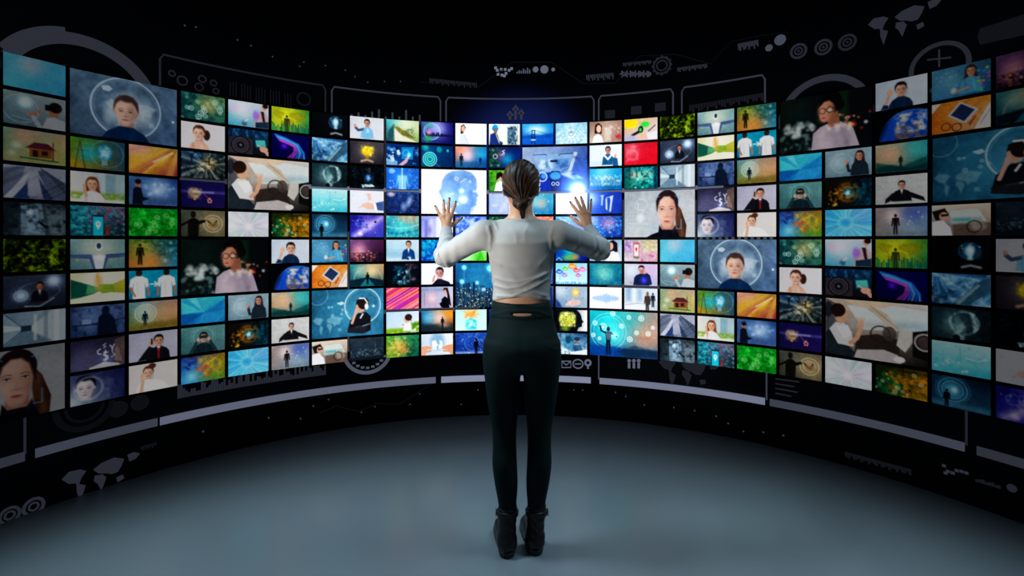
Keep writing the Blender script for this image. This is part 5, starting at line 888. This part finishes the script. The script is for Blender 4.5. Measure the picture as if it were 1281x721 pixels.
symbol('people_icon', 'three small grey figures under the cyan ring of icons screen', .5, lambda h: [(h.disc(x, 451.5, .013), h.line([x, 454, x, 461], .018)) for x in (787, 793, 799)])
symbol('text_lines', 'faint lines of text under the beige dial screen, lower half', .10, lambda h: [h.line([970, 474 + i * 6, 970 + (30, 24, 28, 20)[i], 478 + i * 6 + (0, 0, 1, 0)[i]], .009) for i in range(4)])
symbol('dial', 'grey dial with a slim core low on the wall by the world map', .13, lambda h: (h.ring(42, 634, .038, .014, n=30), h.ring(42, 634, .018, .009, n=18)))
symbol('dial', 'dim grey dial low on the wall next to another dial', .12, lambda h: (h.ring(12, 645, .036, .013, n=30), h.ring(12, 645, .018, .009, n=18)))
symbol('hatched_label', 'faint hatched label low on the wall past the world map', .04, stripes(176, 559, 196, 565, 9, -.3))
symbol('text_lines', 'faint hatched line low on the wall under the white pinwheel screen', .05, stripes(1057, 565, 1140, 573, 26, .27))
symbol('dot_cluster', 'dim cluster of square dots low on the wall', .16, lambda h: [h.box(x, y, .016, .014) for x, y in ((1181, 583), (1186, 590), (1192, 592), (1197, 589), (1203, 590), (1209, 592), (1183, 592))])
symbol('tiny_histogram', 'dim row of tiny bars low on the wall beside a grey disc', .07, lambda h: [h.line([1222 + i * 4, 603 + i * 1.2, 1222 + i * 4, 600 + i * 1.2 - (i % 3)], .01) for i in range(8)])
symbol('grey_disc', 'dim round disc low on the wall beside tiny bars', .11, lambda h: h.disc(1266, 611, .019))
# ------------------------------------------------------------------ the standing woman (distance fields meshed with surface nets)
def A3(*v): return np.array(v, float)
def sd_cone(P, a, b, ra, rb):
    a = np.asarray(a, float); b = np.asarray(b, float); ba = b - a
    t = np.clip(((P - a) @ ba) / (ba @ ba), 0, 1)
    return np.linalg.norm(P - a - t[:, None] * ba, axis=1) - (ra + (rb - ra) * t)
def sd_ell(P, c, r, rot=None):
    q = P - np.asarray(c, float)
    if rot is not None: q = q @ rot
    r = np.asarray(r, float)
    k0 = np.linalg.norm(q / r, axis=1); k1 = np.linalg.norm(q / (r * r), axis=1)
    return np.where(k1 > 1e-9, k0 * (k0 - 1) / np.maximum(k1, 1e-9), -r.min())
def smin(a, b, k):
    h = np.clip(.5 + .5 * (b - a) / k, 0, 1)
    return b + (a - b) * h - k * h * (1 - h)
def smax(a, b, k): return -smin(-a, -b, k)
def sd_loft(P, T):
    # T rows: z, cx, cy, a, b (half widths); cross-sections interpolated along z
    T = np.asarray(T, float); z = P[:, 2]
    def ip(j):
        x = T[:, 0]; y = T[:, j]; m = np.gradient(y, x)
        i = np.clip(np.searchsorted(x, z) - 1, 0, len(x) - 2); h = x[i + 1] - x[i]; t = np.clip((z - x[i]) / h, 0, 1)
        return (2 * t**3 - 3 * t**2 + 1) * y[i] + (t**3 - 2 * t**2 + t) * h * m[i] + (3 * t**2 - 2 * t**3) * y[i + 1] + (t**3 - t**2) * h * m[i + 1]
    cx, cy, a, b = ip(1), ip(2), ip(3), ip(4)
    dx, dy = (P[:, 0] - cx), (P[:, 1] - cy)
    k0 = np.sqrt((dx / a) ** 2 + (dy / b) ** 2); k1 = np.sqrt((dx / a**2) ** 2 + (dy / b**2) ** 2)
    d = np.where(k1 > 1e-6, k0 * (k0 - 1) / np.maximum(k1, 1e-6), -np.minimum(a, b))
    dz = np.maximum(T[0, 0] - z, z - T[-1, 0])
    return np.where(dz > 0, np.sqrt(np.maximum(d, 0) ** 2 + dz**2) + np.minimum(d, 0) * 0, np.maximum(d, dz))
def mesh_field(f, lo, hi, h, B=12):
    lo = np.asarray(lo, float); n = np.ceil((np.asarray(hi) - lo) / h / B).astype(int) * B + 1
    G = np.full(n, 1., np.float32); nb = (n - 1) // B
    # coarse pass over blocks
    ii = np.stack(np.meshgrid(*[np.arange(k) for k in nb], indexing='ij'), -1).reshape(-1, 3)
    cen = lo + (ii + .5) * B * h; dc = f(cen); rad = B * h * .87 * 1.7
    loc = np.stack(np.meshgrid(*[np.arange(B + 1)] * 3, indexing='ij'), -1).reshape(-1, 3)
    near = np.abs(dc) < rad
    for k in np.nonzero(~near & (dc < 0))[0]:
        a = ii[k] * B; G[a[0]:a[0] + B + 1, a[1]:a[1] + B + 1, a[2]:a[2] + B + 1] = -1
    idx = np.nonzero(near)[0]
    for s in range(0, len(idx), 60):
        ch = idx[s:s + 60]; P = (lo + (ii[ch][:, None] * B + loc[None]) * h).reshape(-1, 3); d = f(P).reshape(len(ch), B + 1, B + 1, B + 1)
        for k, dd in zip(ch, d):
            a = ii[k] * B; G[a[0]:a[0] + B + 1, a[1]:a[1] + B + 1, a[2]:a[2] + B + 1] = dd
    S = G < 0
    c8 = [S[i:n[0] - 1 + i, j:n[1] - 1 + j, k:n[2] - 1 + k] for i in (0, 1) for j in (0, 1) for k in (0, 1)]
    any_ = c8[0].copy(); all_ = c8[0].copy()
    for q in c8[1:]: any_ |= q; all_ &= q
    cell = np.argwhere(any_ & ~all_); vid = np.full(any_.shape, -1, np.int32); vid[tuple(cell.T)] = np.arange(len(cell))
    acc = np.zeros((len(cell), 3)); cnt = np.zeros(len(cell))
    off = np.array([(i, j, k) for i in (0, 1) for j in (0, 1) for k in (0, 1)])
    val = np.stack([G[tuple((cell + o).T)] for o in off], 1)
    for i in range(8):
        for j in range(i + 1, 8):
            if np.abs(off[i] - off[j]).sum() != 1: continue
            a, b = val[:, i], val[:, j]; m = (a < 0) != (b < 0)
            t = np.where(m, a / np.where(m, a - b, 1), 0)[:, None]
            acc += m[:, None] * (off[i] + t * (off[j] - off[i])); cnt += m
    V = lo + (cell + acc / np.maximum(cnt, 1)[:, None]) * h
    Q = []
    for ax in range(3):
        o1, o2 = [(1, 2), (2, 0), (0, 1)][ax]
        sl0 = [slice(1, -1)] * 3; sl1 = [slice(1, -1)] * 3; sl0[ax] = slice(0, -1); sl1[ax] = slice(1, None)
        a = S[tuple(sl0)]; b = S[tuple(sl1)]; e = np.argwhere(a != b); inside = a[tuple(e.T)]
        base = e.copy()
        for d in range(3):
            if d != ax: base[:, d] += 1
        u = np.zeros(3, int); u[o1] = 1; v = np.zeros(3, int); v[o2] = 1
        q = np.stack([vid[tuple((base - u - v).T)], vid[tuple((base - v).T)], vid[tuple(base.T)], vid[tuple((base - u).T)]], 1)
        Q.append(np.where(inside[:, None], q, q[:, ::-1]))
    Q = np.concatenate(Q); Q = Q[(Q >= 0).all(1)]
    return V, Q

BX = .045                                   # body centre line
def P3(x, y, Y): return np.array(px(x, y, Y))
SHL, SHR = P3(605, 293, 2.22), P3(699, 293, 2.22)
ELL, ELR = P3(558, 320, 2.38), P3(749, 312, 2.38)
WRL, WRR = P3(558.5, 288, 2.58), P3(737, 287, 2.58)
TORSO = [(.78, BX + .002, 2.225, .150, .095), (.83, BX + .002, 2.215, .159, .112), (.88, BX + .002, 2.212, .160, .118), (.93, BX + .002, 2.222, .153, .112), (.98, BX + .002, 2.235, .142, .100),
         (1.04, BX + .002, 2.245, .127, .090), (1.09, BX, 2.248, .118, .084), (1.15, BX, 2.245, .118, .084), (1.22, BX, 2.240, .127, .092), (1.29, BX, 2.235, .136, .100), (1.35, BX, 2.232, .138, .098), (1.39, BX, 2.232, .112, .087), (1.425, BX - .002, 2.236, .066, .064)]
LEG_L = [(.06, -.016, 2.205, .026, .030), (.12, -.016, 2.207, .030, .034), (.20, -.0165, 2.208, .036, .040), (.30, -.022, 2.196, .047, .052), (.38, -.028, 2.192, .050, .056), (.46, -.029, 2.204, .048, .053), (.52, -.030, 2.212, .050, .055), (.60, -.033, 2.215, .060, .066), (.70, -.037, 2.213, .070, .080), (.80, -.037, 2.215, .079, .092), (.90, -.030, 2.220, .080, .090)]
LEG_R = [(z, 2 * BX - x + .003, y + .004, a, b) for z, x, y, a, b in LEG_L]
HC = A3(.0435, 2.262, 1.580)                # head centre

def fingers():
    """per hand: list of (joint points, radii); photo positions of knuckles and tips"""
    out = {}
    L = dict(pinky=((552, 272), (545.2, 259)), ring=((556, 270), (555.3, 252)), middle=((560, 269.3), (562.3, 249.5)), index=((564.2, 271), (570, 253.7)))
    Rr = dict(pinky=((737.5, 268.5), (739.4, 250.5)), ring=((733, 266.8), (727, 247.6)), middle=((729, 267.2), (720, 248.2)), index=((725, 269), (714, 254)))
    for side, D, W, th in (('L', L, WRL, ((558, 284), (567, 281), (577, 273.5))), ('R', Rr, WRR, ((734, 283), (724, 279), (713, 270.5)))):
        ch = []
        for nm, (k, t) in D.items():
            r = dict(pinky=.0078, ring=.0086, middle=.0089, index=.0088)[nm]
            a = P3(*k, 2.598); e = P3(*t, 2.640); m1 = a + (e - a) * .45 + A3(0, -.006, 0); m2 = a + (e - a) * .75 + A3(0, -.003, 0)
            root = a * .55 + W * .45 + A3(0, .002, 0)
            ch.append((nm, [root, a, m1, m2, e], [.010, r * 1.18, r * 1.0, r * .95, r * .80]))
        a, b, c = th
        ch.append(('thumb', [P3(*a, 2.59), P3(*b, 2.606), P3((b[0] + c[0]) / 2, (b[1] + c[1]) / 2 - .4, 2.612), P3(*c, 2.625)], [.014, .0115, .0095, .0072]))
        out[side] = (ch, W)
    return out
FING = fingers()
def f_hand(P, side):
    ch, W = FING[side]; d = None
    kn = [c[1][1] for c in ch[:4]]
    d = sd_cone(P, W, (kn[0] + kn[1]) / 2, .021, .0125)
    d = smin(d, sd_cone(P, W, (kn[2] + kn[3]) / 2, .021, .0135), .012)
    for a, b in zip(kn, kn[1:]): d = smin(d, sd_cone(P, a, b, .0095, .0098), .007)
    for nm, pts, rr in ch:
        dd = None
        for a, b, ra, rb in zip(pts, pts[1:], rr, rr[1:]):
            q = sd_cone(P, a, b, ra, rb); dd = q if dd is None else smin(dd, q, .003)
        d = smin(d, dd, .010 if nm == 'thumb' else .004)
    return d
def f_arm(P, s, e, w, rs, re, rw, k=.02):
    return smin(sd_cone(P, s, e, rs, re), sd_cone(P, e, w, re, rw), k)
def f_head(P):
    c = HC
    d = sd_ell(P, c + A3(0, -.012, .020), (.0745, .092, .094))
    d = smin(d, sd_ell(P, c + A3(0, .030, -.030), (.058, .062, .085)), .03)     # face and jaw
    d = smin(d, sd_ell(P, c + A3(0, .062, -.092), (.026, .024, .022)), .02)     # chin
    d = smin(d, sd_cone(P, c + A3(0, .090, .005), c + A3(0, .106, -.034), .009, .013), .012)   # nose
    d = smin(d, sd_ell(P, c + A3(0, .086, -.062), (.024, .011, .009)), .008)    # lips
    for q in (-1, 1):
        d = smax(d, -sd_ell(P, c + A3(q * .031, .098, .004), (.017, .012, .011)), .008)
        d = smin(d, sd_ell(P, c + A3(q * .031, .080, .003), (.013, .013, .012)), .004)
        d = smin(d, sd_ell(P, c + A3(q * .031, .085, .022), (.022, .012, .008)), .010)
        R = np.array(Matrix.Rotation(q * .35, 3, 'Z'))
        ear = sd_ell(P, c + A3(q * .0735, .000, -.012), (.008, .017, .028), R)
        d = smin(d, smax(ear, -sd_ell(P, c + A3(q * .083, .006, -.008), (.008, .010, .018)), .004), .005)
    return d
def f_neck(P): return sd_cone(P, (BX, 2.236, 1.40), (.0435, 2.252, 1.545), .056, .049)
def f_trunk(P):
    d = sd_loft(P, TORSO)
    for s in (SHL, SHR):
        q = 1 if s[0] > BX else -1
        d = smin(d, sd_cone(P, (BX + q * .035, 2.238, 1.398), s + A3(-q * .010, .006, -.002), .038, .044), .045)
    return d
def f_legs(P): return np.minimum(sd_loft(P, LEG_L), sd_loft(P, LEG_R))
def f_foot(P): 
    d = None
    for (h, t) in FEET:
        q = smin(sd_cone(P, h + A3(0, 0, .06), t + A3(0, -.03, .04), .024, .020), sd_cone(P, h + A3(0, .02, .055), h + A3(0, .025, .14), .024, .026), .02)
        d = q if d is None else np.minimum(d, q)
    return d
FEET = [(A3(-.018, 2.165, 0), A3(-.046, 2.350, 0)), (A3(.103, 2.185, 0), A3(.074, 2.372, 0))]
def bounded(f, P, c, r):
    d = np.linalg.norm(P - c, axis=1) - r; m = d < .06
    if m.any(): d = d.copy(); d[m] = f(P[m])
    return d
def f_body(P):
    d = smin(f_trunk(P), f_legs(P), .035)
    d = smin(d, f_arm(P, SHL, ELL, WRL, .047, .035, .0225), .03)
    d = smin(d, f_arm(P, SHR, ELR, WRR, .047, .035, .0225), .03)
    d = smin(d, f_neck(P), .035); d = smin(d, bounded(f_head, P, HC, .16), .02)
    for sd_, w_ in (('L', WRL), ('R', WRR)): d = smin(d, bounded(lambda Q: f_hand(Q, sd_), P, w_ + A3(0, .02, .08), .13), .012)
    return smin(d, bounded(f_foot, P, A3(.03, 2.26, .06), .25), .02)

# --- clothes
def ridge(P, line, amp, wd, back=2.235, smooth=.02):
    """raised fold along photo points on the back of the body"""
    pts = [np.array((( x - CX) / F_PX * 2.17, CAM_H - (y - HY) / F_PX * 2.17)) for x, y in line]
    X = P[:, (0, 2)]; d = np.full(len(P), 9.)
    for a, b in zip(pts, pts[1:]):
        e = b - a; t = np.clip(((X - a) @ e) / (e @ e), 0, 1); d = np.minimum(d, np.linalg.norm(X - a - t[:, None] * e, axis=1))
    return amp * np.exp(-(d / wd) ** 2) * np.clip((back - P[:, 1]) / smooth, 0, 1)
FOLDS = [([(620, 348), (634, 352), (648, 352.5), (664, 349), (684, 343)], .0045, .0065), ([(619, 358), (634, 361), (650, 358), (668, 350), (686, 341)], .0050, .0065), ([(622, 371), (640, 371), (656, 364), (672, 357), (686, 350)], .0055, .0065),
         ([(684, 371), (670, 366), (658, 362)], .0045, .006), ([(606, 302), (622, 304), (640, 305.5), (658, 305.5), (677, 304), (694, 301)], .0022, .013), ([(640, 283), (645, 292), (646, 302)], .0018, .009), ([(660, 283), (656, 292), (657, 300)], .0016, .009),
         ([(611, 284), (614, 296), (613, 312)], .004, .008), ([(692, 284), (688, 296), (690, 312)], .004, .008), ([(618, 328), (640, 335), (662, 332)], .0025, .014), ([(614, 320), (626, 331)], .003, .009), ([(688, 318), (676, 330)], .003, .009),
         ([(684, 286), (680, 278)], .003, .006), ([(622, 286), (619, 279)], .003, .006)]
def f_shirt(P):
    d = f_trunk(P) - .009
    slv = None
    for s, e, w in ((SHL, ELL, WRL), (SHR, ELR, WRR)):
        w2 = w + (e - w) * .02
        q = f_arm(P, s, e, w2, .060, .049, .0285, .03)
        # wrinkles around the sleeve, deeper near the elbow
        ax = e - s; t = ((P - s) @ ax) / (ax @ ax); n1 = np.sin(t * 22 + 30 * P[:, 2] + np.sin(P[:, 0] * 43 + P[:, 1] * 31) * 1.8)
        ax2 = w - e; t2 = ((P - e) @ ax2) / (ax2 @ ax2); n2 = np.sin(t2 * 19 + np.sin(P[:, 0] * 71 - P[:, 2] * 37) * 1.8)
        near = np.exp(-(np.linalg.norm(P - e, axis=1) / .11) ** 2)
        amp = .0006 + .0030 * near
        q = q - amp * np.where(t < .95, n1, n2)
        q = np.maximum(q, (P - w2) @ (ax2 / np.linalg.norm(ax2)))
        slv = q if slv is None else np.minimum(slv, q)
    d = smin(d, slv, .028)
    d = smin(d, np.maximum(f_neck(P) - .005, P[:, 2] - 1.445), .025)
    m = (P[:, 1] < 2.235) & (np.abs(d) < .03)
    if m.any():
        Pm = P[m]; dm = d[m]
        for ln, a, wd in FOLDS: dm = dm - ridge(Pm, ln, a, wd)
        d = d.copy(); d[m] = dm
    d = d - .0012 * np.sin(P[:, 2] * 75 + 5 * np.sin(P[:, 0] * 22)) * np.exp(-((P[:, 2] - 1.15) / .1) ** 2)
    u = (P[:, 0] - BX) / .12
    hem = np.where(P[:, 1] < 2.24, 1.103 - .016 * u**2 - .006 * np.abs(u), 1.085)
    d = smax(d, hem - P[:, 2], .004)
    return smax(d, P[:, 2] - (1.437 + .2 * (2.2 - P[:, 1]) * 0) , .006)
def f_leggings(P):
    d = smin(sd_loft(P, TORSO), f_legs(P), .03) - .003
    band = np.clip(1 - np.abs(P[:, 2] - 1.040) / .030, 0, 1)
    d = d - .004 * np.minimum(1, band * 4)
    d = d - ridge(P, [(608, 402), (618, 394), (634, 389), (655, 388), (675, 390), (690, 397), (697, 407)], .003, .004)
    d = d - ridge(P, [(686, 432), (694, 436), (700, 437)], .003, .003)
    d = d + ridge(P, [(652.5, 415), (652.5, 455)], .0022, .016)
    top = 1.074 + .006 * ((P[:, 0] - BX) / .12) ** 2
    d = smax(d, P[:, 2] - top, .004)
    s = P3(653, 394.3, 2.145)
    d = np.maximum(d, -sd_ell(P, s, (.047, .035, .0058)))
    return np.maximum(d, .10 - P[:, 2])
def f_boot(P, k):
    h, t = FEET[k]; ax = (t - h) / np.linalg.norm(t - h); T = [LEG_L, LEG_R][k]; cx, cy = T[1][1], T[1][2]
    d = sd_cone(P, h + A3(0, .012, .052), t + A3(0, -.02, .040), .034, .033)
    d = smin(d, sd_cone(P, h + A3(0, .012, .05), A3(cx, cy, .19), .035, .042), .035)
    rip = .0012 * np.sin(P[:, 2] * 170 + 3 * np.sin(P[:, 0] * 60)); d = d - rip
    d = np.maximum(d, .022 - P[:, 2])
    return smax(d, P[:, 2] - (.198 + .01 * np.sin((P[:, 0] - cx) * 40)), .006)
def f_sole(P, k):
    h, t = FEET[k]
    a = sd_cone(P * (1, 1, 0), h + A3(0, .008, 0), t + A3(0, -.015, 0), .036, .037)
    d = np.maximum(a, np.abs(P[:, 2] - .020) - .006)
    heel = np.maximum(np.maximum(a + .002, (P - h) @ ((t - h) / np.linalg.norm(t - h)) - .035), np.abs(P[:, 2] - .011) - .011)
    fore = np.maximum(np.maximum(a + .001, .085 - (P - h) @ ((t - h) / np.linalg.norm(t - h))), np.abs(P[:, 2] - .011) - .011)
    return np.minimum(np.minimum(d, heel), fore)
def f_strap(P, k):
    T = [LEG_L, LEG_R][k]; c = A3(T[1][1], T[1][2], .163)
    q = P - c; tilt = q[:, 2] + .12 * q[:, 1]
    r = np.hypot(q[:, 0], q[:, 1])
    return np.maximum(np.abs(r - .044) - .004, np.abs(tilt) - .012)
BUN = A3(.0405, 2.170, 1.497)
def f_hair(P):
    c = HC
    cap = sd_ell(P, c + A3(0, -.014, .022), (.0855, .104, .1005))
    cap = smin(cap, sd_ell(P, c + A3(0, -.052, -.030), (.066, .052, .078)), .04)
    # hairline: open over the face, above the ears and along the nape
    face = (P[:, 1] - (c[1] + .052)) + .55 * np.clip(c[2] + .055 - P[:, 2], -.05, .2)
    cap = smax(cap, face, .012)
    low = (c[2] - .058 + .35 * np.abs(P[:, 0] - c[0])) - P[:, 2]
    cap = smax(cap, np.where(P[:, 1] > c[1] - .02, (c[2] - .022) - P[:, 2], low - .01), .012)
    d = smin(cap, sd_ell(P, BUN + A3(0, .002, .006), (.036, .026, .028)), .022)
    d = smin(d, sd_cone(P, BUN + A3(.004, -.004, .0), BUN + A3(.009, .004, -.052), .020, .009), .012)
    d = smin(d, sd_cone(P, BUN + A3(.030, -.008, .022), BUN + A3(-.006, -.022, -.010), .010, .012), .008)
    # strand relief running towards the knot
    v = P - BUN; an = np.arctan2(v[:, 0], v[:, 2]); ra = np.hypot(v[:, 0], v[:, 2])
    rel = np.sin(an * 21 + 8 * np.sin(ra * 16)) * .55 + np.sin(an * 47 + 3 + 5 * np.sin(ra * 22)) * .45
    return d - .0022 * rel * np.clip(ra / .03, 0, 1)

M_SKIN = principled('skin', (.60, .32, .19), .5, 0, .4)
M_SKIN.node_tree.nodes['Principled BSDF'].inputs['Subsurface Weight'].default_value = .12
M_SKIN.node_tree.nodes['Principled BSDF'].inputs['Subsurface Radius'].default_value = (.02, .007, .004)
M_SKIN.node_tree.nodes['Principled BSDF'].inputs['Subsurface Scale'].default_value = .5
M_SHIRT = noise_bump(principled('white_jersey', (.43, .43, .42), .8, 0, .2), 60, .25, .002, (1, 1, 1))
M_LEGG = noise_bump(principled('dark_teal_leggings', (.0013, .0085, .009), .7, 0, .12), 300, .1, .001)
M_BOOT = noise_bump(principled('black_leather', (.006, .005, .005), .42, 0, .35), 80, .3, .002)
M_SOLE = principled('black_rubber', (.008, .008, .008), .7)
M_METAL = principled('brass_buckle', (.35, .28, .18), .35, 1)
M_NAIL = principled('dark_nail_polish', (.045, .012, .014), .3, 0, .5)
M_HAIR = bpy.data.materials.new('brown_hair'); M_HAIR.use_nodes = True
nt = M_HAIR.node_tree; b = nt.nodes['Principled BSDF']; b.inputs['Roughness'].default_value = .5; b.inputs['Specular IOR Level'].default_value = .2
at = nt.nodes.new('ShaderNodeAttribute'); at.attribute_name = 'strand'; nt.links.new(at.outputs['Color'], b.inputs['Base Color'])

def sdf_obj(name, f, lo, hi, h, mat, parent=None):
    V, Q = mesh_field(f, lo, hi, h)
    return mesh_obj(name, from_np(name, V, Q), mat, parent), V
person, _ = sdf_obj('person', f_body, (-.42, 2.05, .0), (.52, 2.70, 1.72), .0038, M_SKIN)
tag(person, 'woman seen from behind with both hands raised, white top, dark leggings, black boots', 'person')
shirt, _ = sdf_obj('shirt', f_shirt, (-.42, 2.05, 1.05), (.52, 2.66, 1.48), .004, M_SHIRT, person); shirt['label'] = 'cropped white long-sleeved top'
legg, _ = sdf_obj('leggings', f_leggings, (-.18, 2.05, .08), (.27, 2.40, 1.10), .005, M_LEGG, person); legg['label'] = 'tight dark teal leggings'
for k in (0, 1):
    c = FEET[k][0]; lo, hi = (c[0] - .13, 2.06, -.004), (c[0] + .09, 2.48, .235)
    bt, _ = sdf_obj('boot', lambda P: f_boot(P, k), lo, hi, .004, M_BOOT, person); bt['label'] = 'black leather ankle boot'
    sdf_obj('sole', lambda P: f_sole(P, k), lo, hi, .004, M_SOLE, bt)
    sdf_obj('strap', lambda P: f_strap(P, k), lo, hi, .003, M_BOOT, bt)
    bm = bmesh.new(); bmesh.ops.create_cube(bm, size=1); bmesh.ops.scale(bm, vec=(.004, .022, .026), verts=bm.verts)
    bmesh.ops.bevel(bm, geom=bm.edges[:], offset=.0015, segments=1, affect='EDGES')
    T = [LEG_L, LEG_R][k]; bmesh.ops.translate(bm, vec=(T[1][1] + (-.050 if k == 0 else .050), T[1][2], .163), verts=bm.verts)
    me = bpy.data.meshes.new('buckle'); bm.to_mesh(me); bm.free(); mesh_obj('buckle', me, M_METAL, bt)
hair, HV = sdf_obj('hair', f_hair, (-.08, 2.10, 1.40), (.17, 2.40, 1.72), .0028, M_HAIR, person); hair['label'] = 'brown hair tied in a low knot'
def strand_col(V):
    v = V - BUN; an = np.arctan2(v[:, 0], v[:, 2]); ra = np.hypot(v[:, 0], v[:, 2])
    rg = np.random.default_rng(2); g = rg.random(400)
    def n1(x): i = np.floor(x).astype(int); f_ = x - i; return g[i % 400] * (1 - f_) + g[(i + 1) % 400] * f_
    s = .5 * n1(an * 16 + 60 + 3 * np.sin(ra * 14)) + .3 * n1(an * 41 + 170 + 4 * np.sin(ra * 20)) + .2 * n1(an * 90 + 300)
    s = np.clip((s - .3) / .5, 0, 1) ** 1.6
    C0, C1 = A3(.006, .003, .002), A3(.14, .062, .028)
    col = C0 + (C1 - C0) * s[:, None]
    return np.concatenate([col, np.ones((len(V), 1))], 1)
ca = hair.data.color_attributes.new('strand', 'FLOAT_COLOR', 'POINT')
Vh = np.empty(len(hair.data.vertices) * 3, np.float32); hair.data.vertices.foreach_get('co', Vh)
ca.data.foreach_set('color', strand_col(Vh.reshape(-1, 3).astype(float)).astype(np.float32).ravel())
# nails
for side in 'LR':
    for nm, pts, rr in FING[side][0]:
        e, m = pts[-1], pts[-2]; ax = (e - m) / np.linalg.norm(e - m); out = A3(0, -1, 0); out = out - ax * (out @ ax); out /= np.linalg.norm(out); sd = np.cross(ax, out)
        bm = bmesh.new(); bmesh.ops.create_uvsphere(bm, u_segments=10, v_segments=6, radius=1)
        M = Matrix(((sd[0], ax[0], out[0]), (sd[1], ax[1], out[1]), (sd[2], ax[2], out[2])))
        for v in bm.verts:
            q = M @ Vector((v.co.x * rr[-1] * .78, v.co.y * .0062, v.co.z * .0022)); v.co = q + Vector(e + ax * .0022 + out * rr[-1] * .9)
        me = bpy.data.meshes.new('fingernail'); bm.to_mesh(me); bm.free()
        for p in me.polygons: p.use_smooth = True
        mesh_obj('fingernail', me, M_NAIL, person)

# ------------------------------------------------------------------ light orbs at the fingertips
def orb(loc, r, label, k):
    m = bpy.data.materials.new('touch_glow'); m.use_nodes = True; nt = m.node_tree; nt.nodes.clear()
    out = nt.nodes.new('ShaderNodeOutputMaterial'); tc = nt.nodes.new('ShaderNodeTexCoord')
    ln = nt.nodes.new('ShaderNodeVectorMath'); ln.operation = 'LENGTH'; nt.links.new(tc.outputs['Object'], ln.inputs[0])
    def gauss(w, amp):
        a = nt.nodes.new('ShaderNodeMath'); a.operation = 'DIVIDE'; a.inputs[1].default_value = w; nt.links.new(ln.outputs['Value'], a.inputs[0])
        b = nt.nodes.new('ShaderNodeMath'); b.operation = 'POWER'; b.inputs[1].default_value = 2; nt.links.new(a.outputs[0], b.inputs[0])
        c = nt.nodes.new('ShaderNodeMath'); c.operation = 'MULTIPLY'; c.inputs[1].default_value = -1; nt.links.new(b.outputs[0], c.inputs[0])
        d = nt.nodes.new('ShaderNodeMath'); d.operation = 'EXPONENT'; nt.links.new(c.outputs[0], d.inputs[0])
        e = nt.nodes.new('ShaderNodeMath'); e.operation = 'MULTIPLY'; e.inputs[1].default_value = amp; nt.links.new(d.outputs[0], e.inputs[0])
        return e
    prev = None
    for w_, amp, col in ((.50, 9 * k, (.14, .32, 1.0)), (.16, 80 * k, (.8, .9, 1.0))):
        em = nt.nodes.new('ShaderNodeEmission'); em.inputs[0].default_value = (*col, 1); nt.links.new(gauss(w_ * r, amp).outputs[0], em.inputs[1])
        if prev: ad = nt.nodes.new('ShaderNodeAddShader'); nt.links.new(prev.outputs[0], ad.inputs[0]); nt.links.new(em.outputs[0], ad.inputs[1]); prev = ad
        else: prev = em
    nt.links.new(prev.outputs[0], out.inputs['Volume'])
    bm = bmesh.new(); bmesh.ops.create_icosphere(bm, subdivisions=3, radius=r); me = bpy.data.meshes.new('touch_glow'); bm.to_mesh(me); bm.free()
    o = mesh_obj('touch_glow', me, m); o.location = loc
    return tag(o, label, 'light glow', 'glows at the fingertips')
orb(px(580, 250, 2.80), .13, 'blue white glow at the fingertips of her left hand', .42)
orb(px(723, 238, 2.80), .165, 'blue white glow at the fingertips of her right hand', 1.1)
